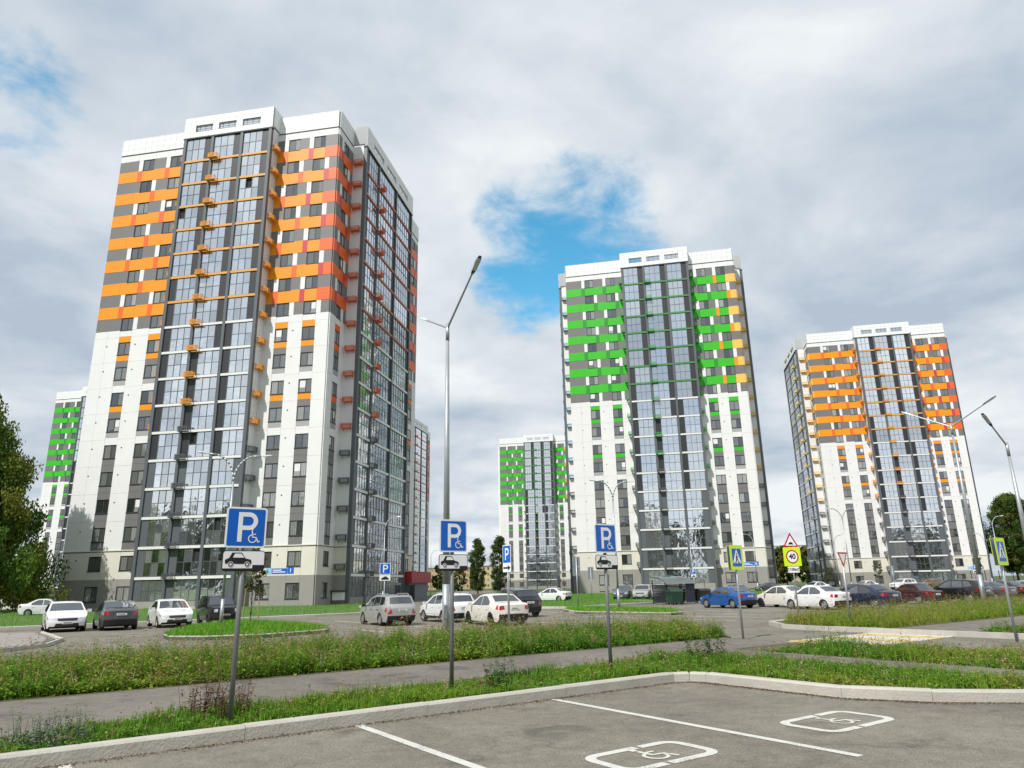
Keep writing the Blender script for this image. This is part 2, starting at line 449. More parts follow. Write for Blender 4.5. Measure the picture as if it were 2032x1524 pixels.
    def tiles(s, face, a0, a1, o, z0, z1, nr, holes=()):
        nc = max(1, int(round((a1 - a0) / 0.82))); g = 0.012
        fine, s.fine = s.fine, s.fine == 'tiles'
        for i in range(nc):
            x0, x1 = a0 + (a1 - a0) * i / nc, a0 + (a1 - a0) * (i + 1) / nc
            for j in range(nr):
                y0, y1 = z0 + (z1 - z0) * j / nr, z0 + (z1 - z0) * (j + 1) / nr
                parts = [(x0, x1, y0, y1)]
                for hx0, hx1, hz0, hz1 in holes:
                    nx = []
                    for (p, q, u, v) in parts:
                        if q <= hx0 or p >= hx1 or v <= hz0 or u >= hz1: nx.append((p, q, u, v)); continue
                        if p < hx0: nx.append((p, hx0, u, v))
                        if q > hx1: nx.append((hx1, q, u, v))
                        pm, qm = max(p, hx0), min(q, hx1)
                        if u < hz0: nx.append((pm, qm, u, hz0))
                        if v > hz1: nx.append((pm, qm, hz1, v))
                    parts = nx
                for p, q, u, v in parts: s.box('parapet_tile', tile_m, face, p + g, q - g, o, o + 0.03, u + g, v - g)
        s.fine = fine
    def bay(s, face, a0, cols, o, slab_m, bk_m, ret_faces, panes=False, bcol=1):
        a1 = a0 + sum(cols); pw = 0.33
        xs = [a0]
        for c in cols: xs.append(xs[-1] + c)
        for i, x in enumerate(xs):
            x0 = x - (0.02 if i == 0 else pw / 2); x1 = x + (pw if i == 0 else pw / 2)
            if i == len(xs) - 1: x0, x1 = x - pw, x + 0.02
            s.box('bay_pillar', pillar_m, face, x0, x1, o - 0.30, o + 0.12, -0.4, SO - 0.15)
        s.box('bay_backing', core_dark, face, a0 + 0.05, a1 - 0.05, o - 0.30, o - 0.22, 0.0, SO)
        for ci, cw in enumerate(cols):
            x0 = xs[ci] + (pw if ci == 0 else pw / 2); x1 = xs[ci + 1] - (pw if ci == len(cols) - 1 else pw / 2)
            wid = x1 - x0; dk = 0.80 if wid < 4.2 else 0.7
            gw = wid - dk; nc = 3 if gw < 3 else (4 if gw < 4 else 6)
            for n in range(1, 19):
                z0 = zf(n) + (0.13 if n > 1 else 0.95); z1 = (zf(n + 1) - 0.13) if n < 18 else SO - 0.15
                rightside = (n >= 13 if ci == 0 else n >= 10) if ci < 2 else (n >= 11 or n <= 5)
                if face != 'front': rightside = ci != 0
                gx = x0 if rightside else x0 + dk
                dx = x0 + gw if rightside else x0
                s.box('dark_panel', dark_p if n > 5 else pillar_m, face, dx + 0.005, dx + dk - 0.005, o - 0.22, o - 0.02, z0, z1)
                if n == 1: s.box('plinth_panel', base_m, face, x0, x1, o - 0.22, o + 0.02, -0.4, 0.94)
                h = z1 - z0; split = h * 0.51
                f = s.put('glazing_frame', glaz_frame(gw, h, nc, split), face, gx, o, z0)
                t = 0.06; pwid = (gw - t) / nc - t
                if s.fine and panes and n > 1:
                    for i in range(nc):
                        for j, (q0, q1) in enumerate(((t, split - t / 2), (split + t / 2, h - t))):
                            p = obj('pane', pane_mesh(pwid, q1 - q0, G_bay), f, (i * (gw - t) / nc + t, 0.03, q0))
                            p.rotation_euler = (s.r.uniform(-.008, .008), 0, s.r.uniform(-.008, .008))
                            if j and s.r.random() < 0.035: p.rotation_euler = (0, 0, R(78)); p.location.y += 0.05
                else:
                    key = ('gl', round(gw, 2), round(h, 2), nc)
                    if key not in _cache:
                        b = MB()
                        for i in range(nc):
                            for (q0, q1) in ((t, split - t / 2), (split + t / 2, h - t)): b.box((i * (gw - t) / nc + t, 0.03, q0), (i * (gw - t) / nc + t + pwid, 0.042, q1))
                        _cache[key] = b.mesh('glass', G_bay)
                    if s.fine:
                        p = obj('glass', _cache[key], f); p.rotation_euler = (s.r.uniform(-.006, .006), 0, s.r.uniform(-.004, .004))
                    else: s.put('glass', _cache[key], face, gx, o, z0)
                if n > 1:
                    m = slab_m if n >= 12 else m_sl_wh
                    s.box('floor_slab', m, face, x0 - 0.02, x1 + 0.02, o - 0.2, o + 0.08, zf(n) - 0.13, zf(n) + 0.13)
                    if ci == bcol:
                        s.put('ac_basket', basket_mesh(), face, xs[ci] - 0.05, o + 0.12, zf(n) - 0.1, bk_m if n >= 8 else m_bk_gy)
        for rf, a, bm in ret_faces:
            for n in range(2, 19): s.put('ac_basket', basket_mesh(), rf, a, 0.02, zf(n) + 0.55, bm if n >= 7 else m_bk_gy)
            s.box('ledge', trim_dark, rf, 0.0, 1.7, 0, 0.03, zf(3) - 0.16, zf(3) - 0.10)
        # roof screen with three openings
        s.box('soffit', trim_dark, face, a0 - 0.1, a1 + 0.1, o - 0.3, o + 0.16, SO - 0.15, SO)
        W_ = a1 - a0
        hs_ = [(a0 + W_ * p, a0 + W_ * q, SO + 0.70, SO + 1.55) for p, q in ((.125, .322), (.392, .592), (.665, .868))]
        def screen(zz0, zz1, x0, x1): s.box('roof_screen', tile_gap, face, x0, x1, o - 0.15, o + 0.12, zz0, zz1)
        screen(SO, SO + 0.70, a0 - 0.1, a1 + 0.1); screen(SO + 1.55, ZPB, a0 - 0.1, a1 + 0.1)
        p = a0 - 0.1
        for h_ in hs_ + [(a1 + 0.1, 0, 0, 0)]: screen(SO + 0.70, SO + 1.55, p, h_[0]); p = h_[1]
        s.tiles(face, a0 - 0.1, a1 + 0.1, o + 0.12, SO, ZPB, 4, hs_)
        for x0, x1, zz0, zz1 in hs_:
            for k in range(3): s.box('screen_bar', steel, face, x0, x1, o - 0.06, o - 0.02, zz0 + 0.14 + 0.27 * k, zz0 + 0.18 + 0.27 * k)
            for k in range(3): s.box('screen_bar', steel, face, x0 + (x1 - x0) * (k + .5) / 3, x0 + (x1 - x0) * (k + .5) / 3 + .04, o - 0.11, o - 0.07, zz0, zz1)
        for x in (a0 - 0.1, a1 - 0.15):
            s.box('roof_screen', tile_gap, face, x, x + 0.25, -0.26, o - 0.15, SO + 0.25, ZPB)
        if face == 'front':   # returns of the roof screen
            for rf, side in (('retR', 0.1), ('retL', 0.1)): s.tiles(rf, 0.1, 1.6, 0.1, SO + 0.25, ZPB, 4)
    def build(s, faces, panes=False):
        pl = s.pal
        # walls: three stacked prisms on the cross-shaped plan
        b = 0.30
        plan = [(0, 0), (TW, 0), (TW, -TP + b), (TW + TB, -TP + b), (TW + TB, 0), (TL, 0), (TL, SW), (TL + TQ - b, SW), (TL + TQ - b, SW + SB), (TL, SW + SB),
                (TL, TD), (TL - TW, TD), (TL - TW, TD + TP), (TW2, TD + TP), (TW2, TD), (0, TD), (0, SW + SB), (-TQ + b, SW + SB), (-TQ + b, SW), (0, SW)]
        poly_sheet('base_wall', plan, -0.6, base_m, Z1, s.root); poly_sheet('lower_wall', plan, Z1, cream, zf(3), s.root); poly_sheet('wall', plan, zf(3), white, ZC - 0.10, s.root)
        poly_sheet('roof', [(0.3, 0.3), (TL - .3, 0.3), (TL - .3, TD - .3), (.3, TD - .3)], ZC - 0.10, tile_gap, ZC + 0.25, s.root)
        s.wing('front', 0, TW, [(3.12, 4.62), (6.76, 8.26)], pl['band'], pl['acc'], None)
        s.wing('front', TW + TB, TW2, [(1.35, 2.80), (4.45, 5.90)], pl['band'], pl['acc'], pl['acc2'], 'R')
        s.bay('front', TW, [TB / 3] * 3, TP, pl['slab'], pl['bk'], [('retR', 0.35, pl['bk']), ('retL', 0.3, pl['bk'])], panes)
        if 'right' in faces:
            s.wing('right', 0, SW, [(1.35, 2.65)], pl['sband'], pl['sacc'], None)
            s.wing('right', SW + SB, SW2, [(1.35, 2.80), (4.9, 6.35)], pl['sband'], pl['sacc'], None)
        s.bay('right', SW, [4.3, 6.3, 6.3], TQ, pl['rslab'], pl['rbk'], [('sideR', 0.35, pl['rbk'])])
        if 'left' in faces:
            s.wing('left', TD - SW, SW, [(SW - 2.65, SW - 1.35)], pl['lband'], pl['sacc'], None)
            s.wing('left', 0, SW2, [(1.35, 2.80), (4.9, 6.35)], pl['lband'], pl['sacc'], None)
            s.bay('left', SW2, [6.3, 6.3, 4.3], TQ, pl['lslab'], pl['lbk'], [('sideL', 0.35, pl['lbk'])], bcol=2)
        # rooftop stair house
        poly_sheet('stair_house', [(9, 9), (19, 9), (19, 19), (9, 19)], ZC + 0.25, tile_gap, ZC + 1.3, s.root)
        s.finish()
        return s
P_OR = dict(band=m_or, acc=m_ro, acc2=m_cr, corner=m_ro, slab=m_sl_or, bk=m_bk_or, sband=m_ro, sacc=m_cr, rslab=m_sl_ro, rbk=m_bk_ro, lband=m_ye, lslab=m_sl_ye, lbk=m_bk_ye)
P_GR = dict(band=m_gr, acc=m_dg, acc2=m_or, corner=m_ye, slab=m_sl_gr, bk=m_bk_gr, sband=m_ye, sacc=m_or, rslab=m_sl_ye, rbk=m_bk_ye, lband=m_gr, lslab=m_sl_gr, lbk=m_bk_bl)
T1 = Tower('apartment_tower', 'tallest looking tower, orange bands on white, red orange baskets down its shaded glazed side', (-46.78, 75.42), R(-10.35), -0.21, 'tiles', P_OR).build(('right',), True)
T2 = Tower('apartment_tower', 'tower with bright green bands and yellow corner panels, behind the black bin shelter', (9.85, 114.67), R(-11.78), 0.40, 'yes', P_GR).build(('right', 'left'))
T3 = Tower('apartment_tower', 'orange banded tower with yellow baskets on its dark glazed side, beside the wood', (66.2, 151.05), R(-11.5), -0.40, 'yes', P_OR).build(('left',))
T4 = Tower('apartment_tower', 'smaller looking green banded tower far off behind the poplars and mesh fence', (-5.19, 265.0), R(-11), 0, False, P_GR).build(('right',))
T5 = Tower('apartment_tower', 'green banded tower half hidden between the birch and the orange tower', (-125.0, 188.16), R(-11), 0, False, P_GR).build(('right',))
T6 = Tower('apartment_tower', 'distant tower showing a narrow glazed side with orange slabs past the red porch', (-62.97, 228.4), R(-11), 0, False, P_OR).build(('right',))
# address plates, porch and service hatch of the near tower
m_blue = mat('sign_blue', (0.005, 0.125, 0.56), 0.35); m_white_p = mat('sign_white', (0.86, 0.87, 0.88), 0.35)
def address(T, a, z, num):
    T2f = T.fine; T.fine = True
    T.box('address_plate', mat('plate_cyan', (0.25, 0.55, 0.75), 0.4), 'front', a, a + 0.55, 0.125, 0.15, z, z + 0.55)
    p = T.box('address_plate', m_blue, 'front', a + 0.6, a + 2.2, 0.125, 0.15, z, z + 0.5)
    for k in range(2): T.box('address_line', m_white_p, 'front', a + 0.68, a + 2.0 - 0.4 * k, 0.15, 0.156, z + 0.12 + 0.18 * k, z + 0.2 + 0.18 * k)
    T.box('address_plate', m_blue, 'front', a + 2.25, a + 2.85, 0.125, 0.15, z, z + 0.6)
    x, y = T.pt('front', a + 2.42, 0.158)
    cu = bpy.data.curves.new('t', 'FONT'); cu.body = num; cu.size = 0.5; cu.extrude = 0.003; cu.offset = 0.012
    t_ = bpy.data.objects.new('t', cu); me = bpy.data.meshes.new_from_object(t_); bpy.data.objects.remove(t_); me.materials.clear(); me.materials.append(m_white_p)
    o = obj('house_number', me, T.root, (x, y, z + 0.12)); o.rotation_euler = (R(90), 0, 0)
    T.fine = T2f
address(T1, TL - 5.0, 3.3, '1'); address(T2, TL - 4.0, 3.3, '5'); address(T3, TL - 4.0, 3.3, '5')
T1.fine = True
m_red = paint('red_fascia', (0.36, 0.02, 0.025)); m_gk = paint('porch_grey', (0.13, 0.15, 0.165))
T1.box('porch_fascia', m_red, 'right', SW + SB + 0.5, TD + 0.4, 0.0, 2.6, 2.3, 3.7); T1.box('porch_wall', m_gk, 'right', SW + SB + 0.7, TD + 0.2, 0.0, 2.2, -0.3, 2.3)
T1.box('porch_door', frame_m, 'sideR', 2.3, 3.0, -SB - 0.6, -SB - 0.5, 0.0, 2.1)
for T in (T1, T2, T3):
    f_ = 'sideL' if T is T3 else 'sideR'
    T.box('service_hatch', m_white_p, f_, 0.25, 1.45, 0.0, 0.35, 0.7, 1.5); T.box('hatch_canopy', trim_dark, f_, 0.1, 1.6, 0.0, 0.6, 1.55, 1.65); T.box('hatch_base', grey_p, f_, 0.25, 1.45, 0.0, 0.3, -0.3, 0.7)
# ------------------------------------------------------------------ ground, roads, verges
EA = R(35.5); ex, ey = math.cos(EA), math.sin(EA)
def ST(s, t): return (s * ex - t * ey, s * ey + t * ex)
def asphalt_mat(name, c0, c1, patch=0.12):
    m = bpy.data.materials.new(name); m.use_nodes = True
    t = m.node_tree; b = t.nodes['Principled BSDF']; b.inputs['Roughness'].default_value = 0.85; b.inputs['Specular IOR Level'].default_value = 0.3
    g = N('ShaderNodeNewGeometry', t)
    n1 = noise(g.outputs['Position'], 0.35, 5, 0.65, t, dist=0.6); n2 = noise(g.outputs['Position'], 60, 3, 0.7, t); n3 = noise(g.outputs['Position'], 4.0, 4, 0.6, t)
    f = math_n('ADD', math_n('MULTIPLY', n1, 0.6, tree=t), math_n('MULTIPLY', n3, 0.4, tree=t), tree=t)
    rp = N('ShaderNodeValToRGB', t); lk(f, rp.inputs[0], t)
    rp.color_ramp.elements[0].position = 0.36; rp.color_ramp.elements[0].color = (*c0, 1)
    rp.color_ramp.elements[1].position = 0.62; rp.color_ramp.elements[1].color = (*c1, 1)
    # aggregate: light and dark chips
    vo = N('ShaderNodeTexVoronoi', t); vo.inputs['Scale'].default_value = 80; lk(g.outputs['Position'], vo.inputs['Vector'], t)
    chip = N('ShaderNodeMapRange', t); lk(vo.outputs['Color'], chip.inputs[0], t)
    chip.inputs[3].default_value = 0.64; chip.inputs[4].default_value = 1.36
    mm = N('ShaderNodeMix', t, data_type='RGBA', blend_type='MULTIPLY'); mm.inputs[0].default_value = 1; lk(rp.outputs[0], mm.inputs[6], t); lk(chip.outputs[0], mm.inputs[7], t)
    # oil spots and darker worn areas
    st = noise(g.outputs['Position'], 0.9, 3, 0.5, t, dist=0.8); sm = N('ShaderNodeMapRange', t, interpolation_type='SMOOTHSTEP'); lk(st, sm.inputs[0], t)
    sm.inputs[1].default_value = 0.56; sm.inputs[2].default_value = 0.72; sm.inputs[3].default_value = 1.0; sm.inputs[4].default_value = 0.6
    m0 = N('ShaderNodeMix', t, data_type='RGBA', blend_type='MULTIPLY'); m0.inputs[0].default_value = 1; lk(mm.outputs[2], m0.inputs[6], t); lk(sm.outputs[0], m0.inputs[7], t); mm = m0
    # hairline cracks
    vc = N('ShaderNodeTexVoronoi', t, feature='DISTANCE_TO_EDGE'); vc.inputs['Scale'].default_value = 0.33
    dn = N('ShaderNodeTexNoise', t); dn.inputs['Scale'].default_value = 1.7; dn.inputs['Detail'].default_value = 5; lk(g.outputs['Position'], dn.inputs['Vector'], t)
    ad = N('ShaderNodeVectorMath', t, operation='ADD'); lk(g.outputs['Position'], ad.inputs[0], t); lk(dn.outputs['Color'], ad.inputs[1], t); lk(ad.outputs[0], vc.inputs['Vector'], t)
    ck = N('ShaderNodeMapRange', t); lk(vc.outputs['Distance'], ck.inputs[0], t); ck.inputs[1].default_value = 0.0; ck.inputs[2].default_value = 0.006; ck.inputs[3].default_value = 0.72; ck.inputs[4].default_value = 1.0
    m2 = N('ShaderNodeMix', t, data_type='RGBA', blend_type='MULTIPLY'); m2.inputs[0].default_value = 1; lk(mm.outputs[2], m2.inputs[6], t); lk(ck.outputs[0], m2.inputs[7], t)
    lk(m2.outputs[2], b.inputs['Base Color'], t)
    bp = N('ShaderNodeBump', t); bp.inputs['Strength'].default_value = 0.5; bp.inputs['Distance'].default_value = 0.006
    lk(math_n('ADD', n2, vo.outputs['Distance'], tree=t), bp.inputs['Height'], t); lk(bp.outputs[0], b.inputs['Normal'], t)
    MATS[name] = m
    return m
asph = asphalt_mat('asphalt', (0.135, 0.123, 0.100), (0.222, 0.203, 0.166))
asph2 = asphalt_mat('path_asphalt', (0.125, 0.112, 0.096), (0.20, 0.18, 0.155))
soil = mat('verge_soil', (0.085, 0.085, 0.035), 0.95, var=0.35, vscale=1.2, bump=0.6, bscale=9)
lawn_m = mat('lawn_soil', (0.06, 0.13, 0.018), 0.95, var=0.25, vscale=0.8, bump=0.5, bscale=8)
far_m = mat('far_ground', (0.07, 0.10, 0.03), 0.95, var=0.3, vscale=0.05)
conc = mat('kerb_concrete', (0.44, 0.42, 0.375), 0.85, var=0.17, vscale=3.0, bump=0.5, bscale=30)
def worn_paint(name, c, under):
    m = bpy.data.materials.new(name); m.use_nodes = True; t = m.node_tree; b = t.nodes['Principled BSDF']; b.inputs['Roughness'].default_value = 0.75
    g = N('ShaderNodeNewGeometry', t); f = math_n('ADD', math_n('MULTIPLY', noise(g.outputs['Position'], 45, 4, 0.7, t), 0.6, tree=t), math_n('MULTIPLY', noise(g.outputs['Position'], 3.5, 5, 0.6, t), 0.4, tree=t), tree=t)
    rp = N('ShaderNodeValToRGB', t); lk(f, rp.inputs[0], t); rp.color_ramp.elements[0].position = 0.36; rp.color_ramp.elements[0].color = (*under, 1); rp.color_ramp.elements[1].position = 0.47; rp.color_ramp.elements[1].color = (*c, 1)
    lk(rp.outputs[0], b.inputs['Base Color'], t); MATS[name] = m; return m
linem = worn_paint('road_paint', (0.56, 0.555, 0.51), (0.17, 0.155, 0.135))
yellm = worn_paint('yellow_road_paint', (0.56, 0.42, 0.17), (0.2, 0.17, 0.12))
def struct(o): o['kind'] = 'structure'; return o
gp = [(math.cos(a) * 1800, math.sin(a) * 1800) for a in np.linspace(0, 2 * math.pi, 33)[:-1]]
struct(poly_sheet('ground', gp, -0.012, far_m))
struct(poly_sheet('parking_lot', [(-75, -30), (60, -30), (150, 60), (150, 165), (60, 140), (38, 108), (-2, 122), (-8, 240), (-14, 240), (-13, 62), (-75, 40)], 0.0, asph))
K = 0.15
def kerb(name, pts, w=0.16, h=0.15, step=2.4, closed=False):
    """a row of kerb stones laid along a line; each stone its own piece"""
    root = struct(empty(name))
    P = [Vector((p[0], p[1], 0)) for p in pts]
    if closed: P.append(P[0])
    for i in range(len(P) - 1):
        d = P[i + 1] - P[i]; ln = d.length; n = max(1, int(round(ln / step))); a = math.atan2(d.y, d.x)
        for k in range(n):
            p = P[i] + d * (k / n); L_ = ln / n - 0.007
            key = ('kb', round(L_, 2), w, h)
            if key not in _cache:
                b = MB(); c = 0.025
                sec = [(0, -0.1), (0, h - c), (c, h), (w, h), (w, -0.1)]
                V = [(x, y, z) for x in (0, L_) for (y, z) in sec]
                m_ = len(sec)
                F = [(j, m_ + j, m_ + (j + 1) % m_, (j + 1) % m_) for j in range(m_)]
                me = bpy.data.meshes.new('kerb_stone'); me.from_pydata(V, [], F + [tuple(range(m_)), tuple(range(2 * m_ - 1, m_ - 1, -1))]); me.materials.append(conc); _cache[key] = me
            o = obj('kerb_stone', _cache[key], root, (p.x, p.y, random.uniform(-.006, .006)), a)
    return root
# foreground lot kerb with its corner, then the far verge kerbs
kerb('kerb', [ST(-14, 9.08), ST(9.75, 9.08), ST(10.0, 8.95), ST(10.12, 8.7), ST(10.2, 6.3), ST(10.75, 5.3), ST(11.6, 4.45), ST(12.6, 3.7), ST(17, 1.2)])
pa = [ST(-14, 9.22), ST(9.8, 9.22), ST(10.15, 9.08), ST(10.27, 8.7), ST(10.35, 6.36), ST(10.88, 5.4), ST(11.7, 4.57), ST(12.68, 3.83), ST(13, 3.65), ST(13, 11.4), ST(9.5, 11.3), ST(4, 10.9), ST(0, 10.45), ST(-14, 10.4)]
struct(poly_sheet('verge', pa, -0.1, soil, 0.11))
struct(poly_sheet('path', [ST(-30, 10.4), ST(-14, 10.4), ST(0, 10.45), ST(4, 10.9), ST(9.5, 11.3), ST(13, 11.4), ST(14.3, 11.4), ST(16.9, 11.4), ST(16.9, 13.75), ST(-30, 13.75)], -0.1, asph2, 0.115))
struct(poly_sheet('path', [ST(13, 3.65), ST(14.3, 2.9), ST(14.3, 11.4), ST(13, 11.4)], -0.1, asph2, 0.113))
struct(poly_sheet('verge', [ST(14.3, 2.9), ST(16.9, 1.43), ST(16.9, 11.4), ST(14.3, 11.4)], -0.1, soil, 0.105))
vb = [ST(-30, 13.75), ST(17.2, 13.75), ST(17.7, 14.3), ST(17.5, 15.6), ST(16.2, 17.2), ST(14.5, 18.2), ST(12.5, 18.5), ST(-30, 18.5)]
struct(poly_sheet('verge', vb, -0.1, soil, 0.12))
vd = [ST(22.75, 12.25), ST(60, 12.25), ST(60, 17.5), ST(26.5, 17.7), ST(24.2, 17.2), ST(23.0, 15.8), ST(22.7, 14)]
struct(poly_sheet('verge', vd, -0.1, soil, 0.12))
kerb('kerb', [ST(22.65, 8.0), ST(22.62, 12.2), ST(22.57, 14), ST(22.9, 15.9), ST(24.1, 17.3), ST(26.4, 17.85), ST(60, 17.65)], w=0.15)
struct(poly_sheet('sidewalk', [ST(22.8, 9.9), ST(60, 9.9), ST(60, 12.25), ST(22.8, 12.25)], -0.1, asph2, 0.115))
struct(poly_sheet('verge', [ST(22.8, 0), ST(60, 0), ST(60, 9.9), ST(22.8, 9.9)], -0.1, soil, 0.11))
# islands and lawns of the far lot
isl = [(-13.0, 27.6), (-12.2, 26.3), (-10.8, 25.9), (-9.0, 26.4), (-7.3, 28.6), (-7.4, 29.6), (-9.6, 33.4), (-13.4, 37.2), (-14.3, 36.8), (-14.3, 33.0)]
struct(poly_sheet('island', isl, -0.1, lawn_m, 0.12)); kerb('kerb', isl, w=0.14, closed=True)
isl2 = [(2.9, 46.0), (3.3, 42.2), (4.0, 41.2), (7.8, 37.8), (8.6, 38.6), (8.9, 43.4), (4.4, 49.4), (3.4, 48.6)]
struct(poly_sheet('island', isl2, -0.1, lawn_m, 0.12)); kerb('kerb', isl2, w=0.14, closed=True)
lawn1 = [(-50, 18.5), (-22.9, 37.5), (-12.2, 45.1), (-8.3, 49.5), (-8.6, 53), (-12.2, 58), (-13.6, 64), (-13.8, 118), (-60, 118), (-120, 60)]
struct(poly_sheet('lawn', lawn1, -0.1, lawn_m, 0.10)); kerb('kerb', [(-28, 33.9), (-22.85, 37.4), (-12.15, 45.0), (-8.2, 49.4), (-8.45, 53), (-12.05, 58), (-13.4, 64), (-13.6, 90)], w=0.14, step=2.3)
lawn2 = [(0.3, 55), (1.2, 52.4), (3.6, 50.6), (10.8, 58.5), (13.0, 62.5), (10.2, 66.5), (20, 77), (44, 96), (46, 106), (9, 116), (-0.5, 118)]
struct(poly_sheet('lawn', lawn2, -0.1, lawn_m, 0.10)); kerb('kerb', [(-0.6, 112), (0.2, 55), (1.1, 52.3), (3.6, 50.45), (10.9, 58.4), (13.15, 62.5), (10.4, 66.4)], w=0.14, step=2.3)
# paved corner on the left: every paver its own piece in rows
pav_m = mat('paver', (0.30, 0.27, 0.245), 0.85, var=0.2, vscale=3)
pv = tag(poly_sheet('paved_corner', [(-24, 33), (-20.2, 31.6), (-16.6, 27.0), (-15.4, 24.2), (-15.6, 22.2), (-24, 22)], -0.1, mat('paver_joint', (0.16, 0.145, 0.13), 0.9), 0.085), kind='structure')
pb = MB()
for i in range(60):
    for j in range(46):
        x = -24 + j * 0.205 + (i % 2) * 0.1; y = 22.1 + i * 0.2
        lim = [(-15.6, 22.2), (-15.4, 24.2), (-16.6, 27.0), (-20.2, 31.6)]
        xm = np.interp(y, [q[1] for q in lim], [q[0] for q in lim])
        if y < 31.4 and x + 0.2 < xm - 0.15: pb.box((x, y, 0.08), (x + 0.193, y + 0.188, 0.098 + random.uniform(0, .004)))
po = obj('paver', pb.mesh('paver', pav_m), pv); po['kind'] = 'stuff'
kerb('kerb', [(-20.2, 31.75), (-16.45, 27.05), (-15.25, 24.2), (-15.45, 22.0)], w=0.12, h=0.11)
# painted lines
def stripe(p, q, w, m=None, z=0.004, name='road_line'):
    p = Vector((*p, 0)); q = Vector((*q, 0)); d = (q - p).normalized(); n = Vector((-d.y, d.x, 0)) * w / 2
    o = poly_sheet(name, [(p - n)[:2], (q - n)[:2], (q + n)[:2], (p + n)[:2]], z, m or linem); return struct(o)
stripe(ST(3.98, 9.02), ST(3.98, 3.9), 0.11); stripe(ST(7.06, 9.02), ST(7.06, 4.25), 0.11); stripe(ST(0.85, 9.02), ST(0.85, 3.9), 0.11); stripe(ST(-2.6, 9.02), ST(-2.6, 3.9), 0.11)
def st_patch(name, pts2, z, m):  # polygon given in s,t
    return struct(poly_sheet(name, [ST(*p) for p in pts2], z, m))
def disabled_bay(s0, t0, w, l):
    """rounded painted frame with gaps and a wheelchair symbol, lying in one parking bay"""
    root = struct(empty('disabled_bay_marking'))
    def ribbon(name, pts, k, z):
        V = []; F = []
        for i, p in enumerate(pts):
            a = Vector(pts[max(i - 1, 0)]); b = Vector(pts[min(i + 1, len(pts) - 1)]); d = (b - a).normalized(); n = Vector((-d.y, d.x)) * k / 2
            for q in (Vector(p) - n, Vector(p) + n): x, y = ST(s0 + q.x, t0 + q.y); V.append((x, y, z))
        for i in range(len(pts) - 1): F.append((2 * i, 2 * i + 2, 2 * i + 3, 2 * i + 1))
        me = bpy.data.meshes.new(name); me.from_pydata(V, [], F); me.materials.append(linem); obj(name, me, root)
    r = 0.17
    def arc(cx, cy, a0): return [(cx + r * math.cos(R(a)), cy + r * math.sin(R(a))) for a in np.linspace(a0, a0 + 90, 8)]
    ribbon('marking_frame', [(w * .42, 0), (w - r - .01, 0)] + arc(w - r, r, 270) + arc(w - r, l - r, 0) + [(w * .62, l)], 0.11, 0.004)
    ribbon('marking_frame', [(w * .58, l), (r + .01, l)] + arc(r, l - r, 90) + arc(r, r, 180) + [(w * .38, 0)], 0.11, 0.004)
    cx, cy, k = w * .5, l * .42, .8
    rg = [(cx + 0.15 * k * math.cos(R(a)), cy + 0.15 * k * math.sin(R(a))) for a in np.linspace(100, 370, 16)]
    ribbon('wheelchair_symbol', rg, .04, 0.0045)
    ribbon('wheelchair_symbol', [(cx - .02, cy + .30 * k), (cx, cy + .05), (cx + .17 * k, cy + .03), (cx + .24 * k, cy - .16 * k)], .055, 0.0048)
    ribbon('wheelchair_symbol', [(cx - .01, cy + .19 * k), (cx + .15 * k, cy + .19 * k)], .04, 0.0052); ribbon('wheelchair_symbol', [(cx - .06, cy + .37 * k), (cx + .02, cy + .37 * k)], .07, 0.0045)
disabled_bay(7.9, 5.02, 1.28, .72); disabled_bay(4.98, 5.24, 1.22, .66)
# crossing stripes over the side road, alternately white and yellow
for i in range(7):
    stripe(ST(17.1 + i * 0.8, 10.2), ST(17.1 + i * 0.8, 12.7), 0.4, linem if i % 2 else yellm, 0.004, 'crossing_stripe')
    stripe(ST(17.5 + i * 0.8, 10.2), ST(17.5 + i * 0.8, 12.7), 0.38, yellm if i % 2 else linem, 0.004, 'crossing_stripe')
# bay lines of the far lot
for i in range(-3, 16): stripe(ST(2.0 + i * 2.6, 32.5), ST(2.0 + i * 2.6, 37.5), 0.1) if not (4 < 2 + i * 2.6 < 13) else None
for i in range(0, 14): stripe(ST(12.5 + i * 2.6, 24.0), ST(12.5 + i * 2.6, 28.8), 0.1)
for i in range(0, 12): stripe(ST(26 + i * 2.6, 20.5), ST(26 + i * 2.6, 25.3), 0.1)
stripe(ST(12.5, 28.8), ST(46, 28.8), 0.1)

# ------------------------------------------------------------------ grasses and weeds
def in_poly(P, poly):
    x, y = P[:, 0], P[:, 1]; r = np.zeros(len(P), bool); n = len(poly)
    for i in range(n):
        (x1, y1), (x2, y2) = poly[i], poly[(i + 1) % n]
        c = ((y1 > y) != (y2 > y)) & (x < (x2 - x1) * (y - y1) / (y2 - y1 + 1e-12) + x1); r ^= c
    return r
def scatter(poly, n, view_only=True):
    a = np.array(poly); lo, hi = a.min(0), a.max(0); out_ = []; got = 0
    while got < n:
        P = rng.uniform(lo, hi, (max(n * 2, 6000), 2)); P = P[in_poly(P, poly)]
        if view_only:     # only ground within reach of the picture and a margin beside it
            k = (P[:, 1] > 3) & (np.abs(P[:, 0]) < P[:, 1] * 0.95 + 2.5); P = P[k]
        if len(P) == 0: continue
        out_.append(P); got += len(P)
    return np.concatenate(out_)[:n]
GREENS = np.array([(0.075, 0.20, 0.018), (0.125, 0.27, 0.022), (0.19, 0.30, 0.028), (0.27, 0.30, 0.045), (0.36, 0.29, 0.10), (0.26, 0.17, 0.08)])
def patchy(P, sc, seed):
    """smooth random field in 0..1 over the ground"""
    r = np.random.default_rng(seed); v = np.zeros(len(P))
    for k in range(6):
        f = r.normal(size=2) * sc * (1 + k * .6); v += np.sin(P @ f + r.uniform(0, 6.28)) / (1 + k * .35)
    return 1 / (1 + np.exp(-v))
